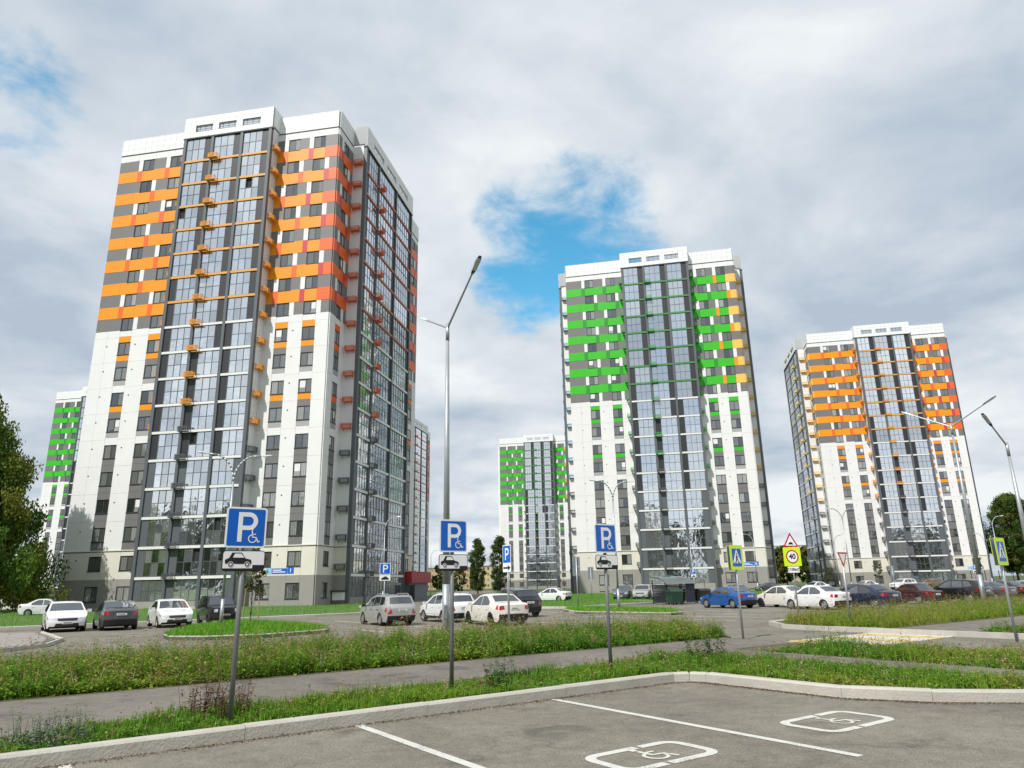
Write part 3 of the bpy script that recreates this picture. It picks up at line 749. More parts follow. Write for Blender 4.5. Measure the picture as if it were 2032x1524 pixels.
def blades(P, h, hv, w, z0, cols, lean=0.35):
    n = len(P); a = rng.uniform(0, 2 * np.pi, n); H = h * (1 + hv * rng.normal(size=n)).clip(0.35, 2.0)
    d = np.stack([np.cos(a), np.sin(a)], 1); ln = rng.uniform(0, lean, n)[:, None] * H[:, None]; s = np.stack([-d[:, 1], d[:, 0]], 1) * w
    V = np.zeros((n, 5, 3)); V[:, 0, :2] = P - s; V[:, 1, :2] = P + s; V[:, 2, :2] = P + d * ln * .35 - s * .7; V[:, 3, :2] = P + d * ln * .35 + s * .7; V[:, 4, :2] = P + d * ln
    V[:, 2, 2] = V[:, 3, 2] = H * 0.55; V[:, 4, 2] = H; V[:, :, 2] += z0
    b = np.arange(n)[:, None] * 5
    F = np.concatenate([b + (0, 1, 3), b + (0, 3, 2), b + (2, 3, 4)], 0)
    return V.reshape(-1, 3), F, np.repeat(cols, 5, 0)
def forbs(P, h, hv, nl, ls, z0, cols, spread=0.16, tip=None):
    """leafy stems: a bent stalk with leaf blades round it, and a seed head"""
    n = len(P); H = h * (1 + hv * rng.normal(size=n)).clip(0.4, 1.9)
    a = rng.uniform(0, 6.28, n); off = np.stack([np.cos(a), np.sin(a)], 1) * (H * rng.uniform(0.05, 0.4, n))[:, None]
    t = rng.uniform(0.08, 1.0, (n, nl)); base = P[:, None, :] + off[:, None, :] * t[..., None] ** 2
    Z = z0 + H[:, None] * t
    la = rng.uniform(0, 6.28, (n, nl)); sz = ls * rng.uniform(0.5, 1.4, (n, nl)) * (1.15 - 0.6 * t)
    up = rng.uniform(-0.3, 0.7, (n, nl)); dx = np.stack([np.cos(la), np.sin(la)], -1); wd = np.stack([-dx[..., 1], dx[..., 0]], -1) * (sz * 0.28)[..., None]
    V = np.zeros((n, nl, 4, 3))
    V[:, :, 0, :2] = base; V[:, :, 1, :2] = base + dx * (sz * .5)[..., None] - wd; V[:, :, 2, :2] = base + dx * sz[..., None]; V[:, :, 3, :2] = base + dx * (sz * .5)[..., None] + wd
    V[:, :, 0, 2] = Z; V[:, :, 1, 2] = V[:, :, 3, 2] = Z + sz * up * .6; V[:, :, 2, 2] = Z + sz * (up - 0.25)
    m = n * nl; b = np.arange(m)[:, None] * 4
    F = np.concatenate([b + (0, 1, 2), b + (0, 2, 3)], 0)
    cl = np.repeat(np.repeat(cols, nl, 0) * rng.uniform(0.75, 1.25, (m, 1)), 4, 0)
    V2, F2, c2 = V.reshape(-1, 3), F, cl
    # stalk
    S = np.zeros((n, 3, 3)); S[:, 0, :2] = P - 0.004; S[:, 1, :2] = P + 0.004; S[:, 2, :2] = P + off; S[:, 2, 2] = H; S[:, :, 2] += z0
    F3 = np.arange(n)[:, None] * 3 + np.array([(0, 1, 2)]); sc = np.repeat(cols * 0.8 if tip is None else cols * 0.4 + np.array(tip) * 0.6, 3, 0)
    return np.concatenate([V2, S.reshape(-1, 3)]), np.concatenate([F2, F3 + len(V2)]), np.concatenate([c2, sc])
def seedheads(P, h, hv, z0, col, n_s=7):
    n = len(P); H = h * (1 + hv * rng.normal(size=n)).clip(0.5, 1.7); a = rng.uniform(0, 6.28, n)
    top = P + np.stack([np.cos(a), np.sin(a)], 1) * (H * 0.18)[:, None]
    S = np.zeros((n, 3, 3)); S[:, 0, :2] = P - .003; S[:, 1, :2] = P + .003; S[:, 2, :2] = top; S[:, 2, 2] = H; S[:, :, 2] += z0
    F = np.arange(n)[:, None] * 3 + np.array([(0, 1, 2)])
    q = rng.normal(size=(n, n_s, 3)) * (0.022, 0.022, 0.055); c = np.concatenate([top, (H + z0)[:, None]], 1)[:, None, :] + q - (0, 0, 0.05)
    e = rng.normal(size=(n, n_s, 2, 3)) * 0.016
    T = np.stack([c, c + e[:, :, 0], c + e[:, :, 1]], 2).reshape(-1, 3)
    F2 = np.arange(n * n_s)[:, None] * 3 + np.array([(0, 1, 2)])
    cc = np.array(col) * rng.uniform(0.7, 1.3, (n, 1))
    return np.concatenate([S.reshape(-1, 3), T]), np.concatenate([F, F2 + n * 3]), np.concatenate([np.repeat(cc, 3, 0), np.repeat(cc, 3 * n_s, 0)])
veg = mat('plant_leaf', (0.1, 0.2, 0.03), 0.65, attr='col', trans=0.3, spec=0.25)
def merge(name, parts, label=None):
    o = 0; Vs, Fs, Cs = [], [], []
    for V, F, c in parts: Vs.append(V); Fs.append(F + o); Cs.append(c); o += len(V)
    return obj(name, mesh_np(name, np.concatenate(Vs), np.concatenate(Fs), [veg], np.concatenate(Cs)))
def mixcol(P, seed, wts):
    """colour per plant, in drifts"""
    f = patchy(P, 0.55, seed) * 0.7 + rng.uniform(0, 0.3, len(P)); idx = np.interp(f, np.linspace(0, 1, len(wts)), wts)
    lo = np.floor(idx).astype(int).clip(0, 4); fr = (idx - lo)[:, None]
    return (GREENS[lo] * (1 - fr) + GREENS[lo + 1] * fr) * rng.uniform(0.75, 1.25, (len(P), 1))
def meadow(name, label, poly, nb, nf, ns, h, z0, seed, wts=(0, .6, 1.4, 2.4, 3.4), leaf=0.085):
    parts = []
    hf = lambda P: 0.25 + 1.25 * patchy(P, 1.5, seed + 3) * (0.4 + 0.9 * patchy(P, 4.5, seed + 9))
    P = scatter(poly, nb); parts.append(blades(P, h * 0.66 * hf(P), 0.35, 0.006, z0, mixcol(P, seed, wts)))
    P = scatter(poly, nf); 
    V, F, c = forbs(P, h * 0.85 * hf(P), 0.3, 14, leaf, z0, mixcol(P, seed, wts)); parts.append((V, F, c))
    P = scatter(poly, ns); parts.append(seedheads(P, h * 1.2 * hf(P) ** .7, 0.25, z0, (0.33, 0.24, 0.12)))
    P = scatter(poly, ns // 12); parts.append(forbs(P, h * 0.95, 0.2, 5, 0.03, z0, np.tile((0.75, 0.72, 0.6), (len(P), 1))))
    P = scatter(poly, ns // 14); parts.append(forbs(P, h * 1.0, 0.2, 5, 0.03, z0, np.tile((0.70, 0.45, 0.03), (len(P), 1))))
    return tag(merge(name, parts), label, 'weeds', kind='stuff')
vb_v = [ST(-12, 13.85), ST(17.1, 13.85), ST(17.5, 14.4), ST(17.3, 15.6), ST(16.1, 17.1), ST(14.4, 18.1), ST(12.5, 18.4), ST(-12, 18.4)]
meadow('tall_weeds', 'tall mixed weeds and dry grass between the path and far lot', vb_v, 50000, 17000, 5000, 0.44, 0.11, 11, (.1, .7, 1.4, 2.4, 4.2), 0.085)
meadow('tall_weeds', 'weedy green verge beyond the side road, yield sign standing in it', [ST(22.9, 12.35), ST(46, 12.35), ST(46, 17.4), ST(26.5, 17.5), ST(24.3, 17.0), ST(23.1, 15.7)], 36000, 7000, 3200, 0.46, 0.11, 23, (.8, 1.5, 2.2, 3.0, 4.0), 0.07)
meadow('verge_weeds', 'low weeds growing along the kerb of the foreground lot', [ST(-9, 9.26), ST(9.7, 9.26), ST(10.2, 9.1), ST(10.4, 8.7), ST(10.2, 10.2), ST(9, 10.9), ST(4, 10.7), ST(0, 10.25), ST(-9, 10.2)], 24000, 1500, 260, 0.165, 0.10, 31, (.2, .8, 1.4, 2.2, 3.6), 0.055)
meadow('verge_weeds', 'bushy weeds round the kerb corner beside the narrow path', [ST(8.6, 9.4), ST(10.3, 9.1), ST(10.45, 8.6), ST(10.5, 6.4), ST(11.0, 5.5), ST(11.8, 4.7), ST(12.9, 3.85), ST(12.9, 11.3), ST(9.5, 11.2)], 15000, 1600, 450, 0.21, 0.10, 37, (.2, .8, 1.6, 2.6, 4.2), 0.06)
meadow('verge_weeds', 'tall green weeds between the narrow path and the side road', [ST(14.35, 3.1), ST(16.8, 1.7), ST(16.8, 9.2), ST(15.4, 10.3), ST(14.35, 10.6)], 13000, 1700, 500, 0.27, 0.10, 41, (.2, .8, 1.6, 2.6, 4.0), 0.065)
meadow('verge_weeds', 'grass patch at the foot of the far crossing sign', [ST(22.9, 5), ST(34, 5), ST(34, 9.8), ST(22.9, 9.8)], 9000, 1200, 500, 0.3, 0.10, 47)
def lawn(name, label, poly, n, h, seed):
    P = scatter(poly, n); c = mixcol(P, seed, (.4, 1.0, 1.6, 2.0)) * (0.9, 1.15, 0.8)
    return tag(merge(name, [blades(P, h, 0.3, 0.012, 0.10, c, 0.6)]), label, 'grass', kind='stuff')
lawn('island_grass', 'bright mown grass on the kerbed island by the parked hatchback row', isl, 16000, 0.16, 3)
lawn('island_grass', 'bright mown grass on the small island before the bin shelter', isl2, 9000, 0.14, 4)
lawn('lawn_grass', 'lawn round the foot of the near orange tower', lawn1, 40000, 0.13, 5)
lawn('lawn_grass', 'lawn in front of the green banded tower', lawn2, 26000, 0.13, 6)

# grit and dead leaves gathered along the foreground kerb
kp = [ST(-9, 9.04), ST(9.7, 9.04), ST(9.95, 8.9), ST(10.06, 8.7), ST(10.14, 6.28), ST(10.7, 5.24), ST(11.55, 4.38), ST(12.55, 3.63), ST(16, 1.7)]
gv, gc = [], []
for i in range(len(kp) - 1):
    a, b = np.array(kp[i]), np.array(kp[i + 1]); ln = np.linalg.norm(b - a); n = int(ln * (420 if i in (2, 3, 4) else 230)); d = (b - a) / ln; nn = np.array((d[1], -d[0]))
    t = rng.uniform(0, 1, n)[:, None]; q = a + (b - a) * t + nn * np.abs(rng.normal(0, 0.07, n))[:, None]
    sz = rng.uniform(.004, .016, n)[:, None]; an = rng.uniform(0, 6.28, n); e = np.stack([np.cos(an), np.sin(an)], 1) * sz; e2 = np.stack([-np.sin(an), np.cos(an)], 1) * sz * rng.uniform(.3, .9, n)[:, None]
    z = rng.uniform(.004, .012, n)[:, None]
    gv.append(np.stack([np.hstack([q - e, z]), np.hstack([q + e2, z * 1.6]), np.hstack([q + e, z]), np.hstack([q - e2, z * .5])], 1).reshape(-1, 3)); gc.append(np.repeat(np.array([(.13, .085, .05)]) * rng.uniform(.4, 1.8, (n, 1)), 4, 0))
gv = np.concatenate(gv); gc = np.concatenate(gc)
tag(obj('kerb_grit', mesh_np('kerb_grit', gv, np.arange(len(gv)).reshape(-1, 4), [veg], gc)), 'brown grit and dead leaves along the foot of the kerb', 'litter', kind='stuff')
# ------------------------------------------------------------------ cars
rubber = mat('tyre_rubber', (0.018, 0.018, 0.018), 0.85)
alloy = mat('alloy_rim', (0.55, 0.56, 0.57), 0.3, metal=0.8)
blackrim = mat('black_rim', (0.03, 0.03, 0.03), 0.4, metal=0.3)
plastic = mat('black_plastic', (0.02, 0.02, 0.021), 0.6)
chrome = mat('chrome_trim', (0.6, 0.6, 0.6), 0.15, metal=1.0)
redlamp = mat('tail_lamp_red', (0.42, 0.01, 0.012), 0.15, coat=1.0)
clearlamp = mat('head_lamp_clear', (0.62, 0.65, 0.68), 0.08, metal=0.4, coat=1.0)
platem = mat('number_plate', (0.72, 0.72, 0.70), 0.5)
plate_ink = mat('plate_ink', (0.05, 0.05, 0.06), 0.6)
carglass = glass_mat('car_glass', (0.012, 0.014, 0.016), (0.06, 0.065, 0.07), 0.15, wav=0.02)
def carpaint(name, c, metal=0.0):
    m = mat('paint_' + name, c, 0.32, metal=metal, var=0.05, vscale=1.5, coat=0.8); return m
# outline points: front bumper, bonnet, screen, roof, tail; x backwards from the nose
PROFILES = dict(
 sedan=dict(L=4.41, W=1.76, H=1.49, xf=0.86, xr=3.50, top=[(0.02, .30), (0, .50), (.07, .70), (.30, .80), (1.12, .97), (1.98, 1.42), (2.45, 1.49), (2.95, 1.46), (3.70, 1.10), (4.28, 1.07), (4.40, .98), (4.41, .55), (4.33, .30)], cowl=(1.16, .985), rf=(1.93, 1.40), rb=(3.05, 1.43), tail=(3.66, 1.12), belt=.93,
   win=[[(1.36, .96), (2.02, 1.35), (2.38, 1.405), (2.40, .95)], [(2.46, .95), (2.44, 1.41), (2.86, 1.39), (3.32, 1.13), (3.30, .97)]], doors=[(1.28, 2.42), (2.44, 3.34)]),
 hatch=dict(L=4.30, W=1.82, H=1.50, xf=0.88, xr=3.50, top=[(0.02, .30), (0, .52), (.08, .74), (.35, .86), (1.10, 1.00), (1.95, 1.44), (2.4, 1.50), (3.2, 1.47), (3.75, 1.38), (4.12, 1.02), (4.27, .92), (4.30, .5), (4.22, .30)], cowl=(1.14, 1.015), rf=(1.9, 1.42), rb=(3.72, 1.37), tail=(4.08, 1.05), belt=.95,
   win=[[(1.34, .99), (2.0, 1.36), (2.36, 1.42), (2.38, .98)], [(2.44, .98), (2.42, 1.42), (3.05, 1.39), (3.2, 1.02)], [(3.28, 1.04), (3.14, 1.38), (3.5, 1.33), (3.7, 1.12)]], doors=[(1.28, 2.40), (2.42, 3.36)]),
 wagon=dict(L=4.25, W=1.72, H=1.52, xf=0.82, xr=3.28, top=[(0.02, .30), (0, .52), (.07, .72), (.30, .82), (1.05, .98), (1.85, 1.44), (2.3, 1.52), (3.3, 1.51), (3.85, 1.46), (4.15, 1.02), (4.24, .90), (4.25, .5), (4.17, .30)], cowl=(1.09, .995), rf=(1.8, 1.42), rb=(3.88, 1.42), tail=(4.12, 1.05), belt=.94,
   win=[[(1.30, .98), (1.9, 1.37), (2.24, 1.43), (2.26, .97)], [(2.32, .97), (2.30, 1.44), (3.0, 1.44), (3.08, .99)], [(3.16, 1.0), (3.08, 1.44), (3.62, 1.42), (3.86, 1.06)]], doors=[(1.24, 2.28), (2.30, 3.2)]),
 suv=dict(L=4.45, W=1.84, H=1.68, xf=0.90, xr=3.55, top=[(0.02, .36), (0, .60), (.07, .86), (.30, .98), (1.12, 1.10), (1.88, 1.58), (2.4, 1.67), (3.3, 1.66), (3.9, 1.58), (4.28, 1.14), (4.43, 1.0), (4.45, .6), (4.36, .36)], cowl=(1.16, 1.115), rf=(1.83, 1.56), rb=(3.92, 1.54), tail=(4.25, 1.18), belt=1.06,
   win=[[(1.36, 1.10), (1.94, 1.50), (2.34, 1.57), (2.36, 1.09)], [(2.42, 1.09), (2.40, 1.58), (3.1, 1.56), (3.2, 1.11)], [(3.28, 1.12), (3.18, 1.56), (3.68, 1.51), (3.94, 1.2)]], doors=[(1.30, 2.38), (2.40, 3.34)]),
 boxy=dict(L=4.05, W=1.68, H=1.64, xf=0.72, xr=2.98, top=[(0.03, .40), (0, .60), (.02, .95), (.14, 1.02), (1.15, 1.06), (1.62, 1.56), (2.0, 1.64), (3.3, 1.63), (3.6, 1.55), (3.92, 1.05), (3.98, .95), (4.05, .6), (3.98, .40)], cowl=(1.18, 1.075), rf=(1.58, 1.54), rb=(3.62, 1.52), tail=(3.89, 1.09), belt=1.0,
   win=[[(1.32, 1.05), (1.66, 1.48), (2.40, 1.54), (2.42, 1.04)], [(2.5, 1.04), (2.48, 1.54), (3.3, 1.53), (3.62, 1.08)]], doors=[(1.26, 2.46)]),
 classic=dict(L=4.13, W=1.62, H=1.44, xf=0.72, xr=3.14, top=[(0.04, .36), (0, .50), (.02, .78), (.12, .84), (1.20, .93), (1.72, 1.36), (2.1, 1.44), (2.8, 1.42), (3.28, .98), (4.0, .93), (4.10, .86), (4.13, .5), (4.05, .36)], cowl=(1.23, .945), rf=(1.68, 1.345), rb=(2.84, 1.39), tail=(3.24, 1.0), belt=.91,
   win=[[(1.36, .93), (1.72, 1.29), (2.14, 1.35), (2.16, .92)], [(2.22, .92), (2.20, 1.355), (2.66, 1.34), (3.0, .95)]], doors=[(1.30, 2.18), (2.20, 3.02)]),
)
def wheel_meshes():
    if 'wheel' in _cache: return _cache['wheel']
    r, w = 0.315, 0.20
    def lathe(prof, m, n=28):
        b = MB(); V = []; k = len(prof)
        for i in range(n):
            a = 2 * math.pi * i / n
            for (rr, y) in prof: V.append((rr * math.cos(a), y, rr * math.sin(a)))
        F = [(i * k + j, ((i + 1) % n) * k + j, ((i + 1) % n) * k + j + 1, i * k + j + 1) for i in range(n) for j in range(k - 1)]
        b.add(V, F); me = b.mesh('wheel', m, True); return me
    tyre = lathe([(0.21, 0.0), (0.225, -.012), (0.285, -0.012), (r - .012, 0.01), (r, 0.04), (r, w - .04), (r - .012, w), (0.21, w)], rubber)
    def rim(m, ns, sw):
        b = MB(); n = 28; prof = [(0.212, 0.012), (0.195, 0.0), (0.185, 0.03), (0.18, 0.1)]
        k = len(prof); V = [(rr * math.cos(2 * math.pi * i / n), y, rr * math.sin(2 * math.pi * i / n)) for i in range(n) for rr, y in prof]
        b.add(V, [(i * k + j, ((i + 1) % n) * k + j, ((i + 1) % n) * k + j + 1, i * k + j + 1) for i in range(n) for j in range(k - 1)])
        b.tube((0, 0.09, 0), (0, 0.1, 0), 0.18, 0.18, 20)
        b.tube((0, 0.0, 0), (0, 0.05, 0), 0.05, 0.06, 12)
        for i in range(ns):
            a = 2 * math.pi * i / ns; c, s_ = math.cos(a), math.sin(a)
            V = [(c * rr - s_ * q, y, s_ * rr + c * q) for rr, y0 in ((0.03, 0.005), (0.188, 0.012)) for q in (-sw, sw) for y in (y0, y0 + 0.035)]
            b.add(V, BOXF)
        return b.mesh('rim', m)
    disc = lambda m: rim(m, 16, 0.02)
    _cache['wheel'] = dict(tyre=tyre, alloy=rim(alloy, 5, 0.03), black=rim(blackrim, 10, 0.014), steel=disc(mat('steel_wheel', (0.35, 0.34, 0.32), 0.45, metal=0.6)))
    return _cache['wheel']
CS = 0.87      # one scale for every car, matching the scene's unit
def make_car(kind, paint_m, label, pos, head, rim='alloy', group=None, dirt=False, cladding=False, rails=False, low=False):
    """pos: middle of the car on the ground; head: heading angle in degrees"""
    p = PROFILES[kind]; L, W, H = p['L'], p['W'], p['H']; hw0 = W / 2; belt = p['belt']
    root = tag(empty('parked_car', (pos[0], pos[1], 0.0), R(head) + math.pi), label, 'car', group or 'cars parked in the lots'); root.scale = (CS, CS, CS)
    xc = L / 2
    def g(x, z):
        w = 1.0
        if z > belt: w -= 0.235 * ((z - belt) / (H - belt)) ** 0.9
        if z < 0.45: w -= 0.05 * (0.45 - z) / 0.25
        if x < 0.85: w -= 0.13 * ((0.85 - x) / 0.85) ** 2
        if x > L - 0.8: w -= 0.11 * ((x - L + 0.8) / 0.8) ** 2
        w += 0.012 * math.exp(-((z - 0.72) / 0.1) ** 2)
        return hw0 * w
    def dfm(x, f, z, off=0.0):
        """f in -1..1 across the car"""
        y = g(x, z) * f; q = abs(f) ** 2.5
        if x < 1.3: xx = x + 0.16 * q * (1 - x / 1.3)
        elif x > L - 1.2: xx = x - 0.13 * q * ((x - L + 1.2) / 1.2)
        else: xx = x
        zz = z - (0.03 * q if z > belt + 0.1 else 0.015 * q * (z > 0.6))
        return Vector((xx - xc, y, zz))
    # body
    top = p['top']; ra = 0.375; bz = 0.20 if kind not in ('suv', 'boxy') else 0.26
    def arch(xc_): return [(xc_ + ra * math.cos(a), max(0.30 + ra * math.sin(a), bz)) for a in np.linspace(-0.28, math.pi + 0.28, 13)]
    outl = list(top) + [(L - 0.25, bz)] + arch(p['xr']) + arch(p['xf']) + [(0.22, bz)]
    ded = [outl[0]]
    for q in outl[1:]:
        if abs(q[0] - ded[-1][0]) + abs(q[1] - ded[-1][1]) > 1e-3: ded.append(q)
    outl = ded
    def build(polys2d, frange, m, name, off=0.0, gridx=0.2, gridz=0.12, parent=None, solid=True, mats=None):
        bm = bmesh.new()
        for poly in polys2d:
            if solid:
                A = [bm.verts.new((x, -1, z)) for x, z in poly]; B = [bm.verts.new((x, 1, z)) for x, z in poly]
                bm.faces.new(A); bm.faces.new(B[::-1]); n = len(poly)
                for i in range(n): bm.faces.new((A[i], B[i], B[(i + 1) % n], A[(i + 1) % n]))
            else: bm.faces.new([bm.verts.new((x, 0, z)) for x, z in poly])
        xs = [v.co.x for v in bm.verts]; zs = [v.co.z for v in bm.verts]
        def cut(co, no): bmesh.ops.bisect_plane(bm, geom=bm.verts[:] + bm.edges[:] + bm.faces[:], plane_co=co, plane_no=no, dist=1e-5)
        for x in np.arange(min(xs) + gridx, max(xs) - .02, gridx): cut((x, 0, 0), (1, 0, 0))
        for z in np.arange(min(zs) + gridz, max(zs) - .02, gridz): cut((0, 0, z), (0, 0, 1))
        if solid:
            for y in (-0.93, -0.75, -0.45, 0, 0.45, 0.75, 0.93): cut((0, y, 0), (0, 1, 0))
        bmesh.ops.recalc_face_normals(bm, faces=bm.faces)
        return bm
    bm = build([outl], None, None, 'body')
    bm.normal_update()
    for f in bm.faces:
        c = f.calc_center_median()
        if abs(f.normal.y) < 0.5 and c.z < 0.72 and (f.normal.z < -0.1 or ((abs(c.x - p['xf']) < ra + .02 or abs(c.x - p['xr']) < ra + .02) and 0.15 < c.x < L - 0.15 and c.z < 0.69)): f.material_index = 1
        if cladding and c.z < 0.40: f.material_index = 1
        f.smooth = True
    for v in bm.verts: v.co = dfm(v.co.x, v.co.y, v.co.z)
    me = bpy.data.meshes.new('body'); bm.to_mesh(me); bm.free(); me.materials.append(paint_m); me.materials.append(plastic)
    me.set_sharp_from_angle(angle=R(38)); body = obj('body', me, root)
    def side_patch(name, poly, m, off, parent=None, both=True, gx=0.25, gz=0.15):
        for sd in ((-1, 1) if both else (1,)):
            bm = build([poly], None, None, name, gridx=gx, gridz=gz, solid=False)
            for v in bm.verts:
                q = dfm(v.co.x, sd, v.co.z); q.y += sd * off; q.z += 0.012; v.co = q
            bmesh.ops.recalc_face_normals(bm, faces=bm.faces)
            me = bpy.data.meshes.new(name); bm.to_mesh(me); bm.free(); me.materials.append(m); o = obj(name, me, parent or root)
            for pl_ in me.polygons: pl_.use_smooth = True
            yield o
    for w_ in p['win']: list(side_patch('side_window', w_, carglass, 0.006))
    for d0, d1 in p['doors']:   # door skins stand a little proud so that their gaps show
        fr = abs(d1 - p['xr']) < 0.45 and d1 > p['xr'] - ra
        dx = min(d1, p['xr'] - ra - .02) if fr else d1
        poly = [(d0 + 0.012, 0.33), (dx - 0.012, 0.33), (d1 - 0.012, 0.70), (d1 - .012, belt - 0.02), (d0 + 0.012, belt - 0.02)]
        for o in side_patch('door', poly, paint_m, 0.005):
            sd = 1 if o.data.vertices[0].co.y > 0 else -1
            hx = d1 - 0.22; q = dfm(hx, sd, belt - 0.13)
            hb = MB().box((-.09, -.012, -.014), (.09, .03, .014)).mesh('handle', paint_m if not low else plastic); obj('handle', hb, o, (q.x, q.y + (0.0 if sd > 0 else -0.02), q.z))
    def end_patch(name, pts, m, off, parent=None, steps=4):
        """pts in (across fraction f, z); front when off<0"""
        front = off < 0
        tz = [(x, z) for x, z in (top[:5] if front else top[-5:])]
        zz = sorted((z, x) for x, z in tz)
        def X(z): return float(np.interp(z, [a for a, _ in zz], [b for _, b in zz]))
        bm = bmesh.new(); bm.faces.new([bm.verts.new((0, f, z)) for f, z in pts])
        for y in np.linspace(-0.9, 0.9, 13): bmesh.ops.bisect_plane(bm, geom=bm.verts[:] + bm.edges[:] + bm.faces[:], plane_co=(0, y, 0), plane_no=(0, 1, 0), dist=1e-5)
        for v in bm.verts:
            f, z = v.co.y, v.co.z; q = dfm(X(z), f, z); q.x += off; v.co = q
        bmesh.ops.recalc_face_normals(bm, faces=bm.faces)
        me = bpy.data.meshes.new(name); bm.to_mesh(me); bm.free(); me.materials.append(m); return obj(name, me, parent or root)
    def slope_patch(name, a, b, m, fw=0.86, e0=.05, e1=.95, lift=0.012):
        bm = bmesh.new(); n = 9; rows = []
        for t in np.linspace(e0, e1, 5):
            x = a[0] + (b[0] - a[0]) * t; z = a[1] + (b[1] - a[1]) * t
            rows.append([bm.verts.new(dfm(x, f, z) + Vector((0, 0, lift)) + Vector((-1 if b[0] > a[0] else 1, 0, 0)) * 0.004) for f in np.linspace(-fw, fw, n)])
        for i in range(4):
            for j in range(n - 1): bm.faces.new((rows[i][j], rows[i][j + 1], rows[i + 1][j + 1], rows[i + 1][j]))
        bmesh.ops.recalc_face_normals(bm, faces=bm.faces)
        me = bpy.data.meshes.new(name); bm.to_mesh(me); bm.free(); me.materials.append(m)
        for q in me.polygons: q.use_smooth = True
        return obj(name, me, root)
    slope_patch('windscreen', p['cowl'], p['rf'], carglass, 0.90); slope_patch('rear_window', p['tail'], p['rb'], carglass, 0.84, 0.04, 0.92)
    zb = top[2][1]; zt = top[-3][1]
    hl = zb - 0.02; old = kind in ('classic', 'boxy')
    for s_ in (-1, 1):
        if old: end_patch('headlight', [(s_ * .62, hl - .2), (s_ * .88, hl - .2), (s_ * .88, hl - .03), (s_ * .62, hl - .03)], clearlamp, -0.012)
        else: end_patch('headlight', [(s_ * .58, hl - .14), (s_ * .96, hl - .09), (s_ * .98, hl + .03), (s_ * .80, hl + .05), (s_ * .58, hl - .04)], clearlamp, -0.010)
        if kind in ('wagon', 'suv', 'hatch'): end_patch('taillight', [(s_ * .70, zt - .28), (s_ * .99, zt - .30), (s_ * .99, zt + .06), (s_ * .80, zt + .04)], redlamp, 0.010)
        else: end_patch('taillight', [(s_ * .68, zt - .19), (s_ * .99, zt - .23), (s_ * .99, zt - .04), (s_ * .74, zt - .03)], redlamp, 0.010)
    for o in side_patch('taillight', [(L - .30, zt - .20), (L - .06, zt - .22), (L - .10, zt + .0), (L - .22, zt - .02)], redlamp, 0.006): pass
    if not old:
        for o in side_patch('headlight', [(.10, hl - .10), (.14, hl + .02), (.42, hl + .05), (.30, hl - .06)], clearlamp, 0.006): pass
    end_patch('grille', [(-.52, hl - .16), (.52, hl - .16), (.56, hl - .03), (-.56, hl - .03)], plastic, -0.012)
    if not old: end_patch('bumper_intake', [(-.70, .30), (.70, .30), (.62, .44), (-.62, .44)], plastic, -0.012)
    else: end_patch('bumper', [(-.98, .40), (.98, .40), (.98, .52), (-.98, .52)], plastic, -0.05)
    end_patch('rear_bumper_trim', [(-.92, .30), (.92, .30), (.86, .40), (-.86, .40)], plastic, 0.012)
    if kind == 'sedan' or kind == 'classic': end_patch('boot_gap', [(-.62, zt - .42), (.62, zt - .42), (.62, zt - .405), (-.62, zt - .405)], plastic, 0.008)
    zpl = zt - .14 if kind in ('wagon', 'suv') else zt - .17
    for off, z in ((-0.022, .46 if not old else .56), (0.018, zpl)):
        pl_ = end_patch('number_plate', [(-.30, z - .055), (.30, z - .055), (.30, z + .055), (-.30, z + .055)], platem, off)
        end_patch('plate_text', [(-.24, z - .03), (.20, z - .03), (.20, z + .03), (-.24, z + .03)], plate_ink if False else mat('plate_lettering', (0.25, 0.25, 0.26), 0.6, var=0.9, vscale=30), off + (-.003 if off < 0 else .003), pl_)
    for s_ in (-1, 1):
        mx_ = p['cowl'][0] + 0.28; q = dfm(mx_, s_, belt + 0.04); mb = MB()
        mb.tube((0, 0, 0), (0.0, s_ * 0.1, 0.03), 0.02, 0.03, 6)
        V = [(-.05 + a * .10, s_ * (.07 + b * .19), -.03 + c * .14 - (.03 if b and not c else 0)) for a in (0, 1) for b in (0, 1) for c in (0, 1)]; mb.add(V, BOXF)
        obj('mirror', mb.mesh('mirror', plastic if low else paint_m), root, q)
    if rails:
        for s_ in (-1, 1):
            mb = MB(); pts = [dfm(x, s_ * .88, 0) for x in (2.0, 2.2, 3.5, 3.7)]; zs = [H - .03, H + .04, H + .04, H - .04]
            mb.path([(q.x, q.y, z) for q, z in zip([Vector((x - xc, s_ * g(x, H) * .86, 0)) for x in (2.0, 2.2, 3.5, 3.7)], zs)], 0.018, 6); obj('roof_rail', mb.mesh('roof_rail', chrome), root)
    mb = MB().tube((0, 0, 0), (0.12, 0, 0.07), 0.015, 0.006, 6); obj('antenna', mb.mesh('antenna', plastic), root, (p['rb'][0] - xc - 0.2, 0, H - .03))
    wm = wheel_meshes(); sc = 1.08 if kind in ('suv', 'boxy') else 1.0
    for x in (p['xf'], p['xr']):
        for s_ in (-1, 1):
            w_ = empty('wheel', (x - xc, s_ * (hw0 - 0.015), 0.315 * sc), 0 if s_ < 0 else math.pi); w_.parent = root; w_.scale = (sc, 1, sc)
            w_.rotation_euler = (0, 0, 0 if s_ < 0 else math.pi)
            obj('tyre', wm['tyre'], w_); obj('rim', wm[rim], w_)
    return root
pw = carpaint('white', (0.74, 0.75, 0.75)); pcw = carpaint('cream_white', (0.72, 0.69, 0.62)); psv = carpaint('silver', (0.42, 0.42, 0.41), 0.35); pgr = carpaint('graphite', (0.10, 0.10, 0.115), 0.4)
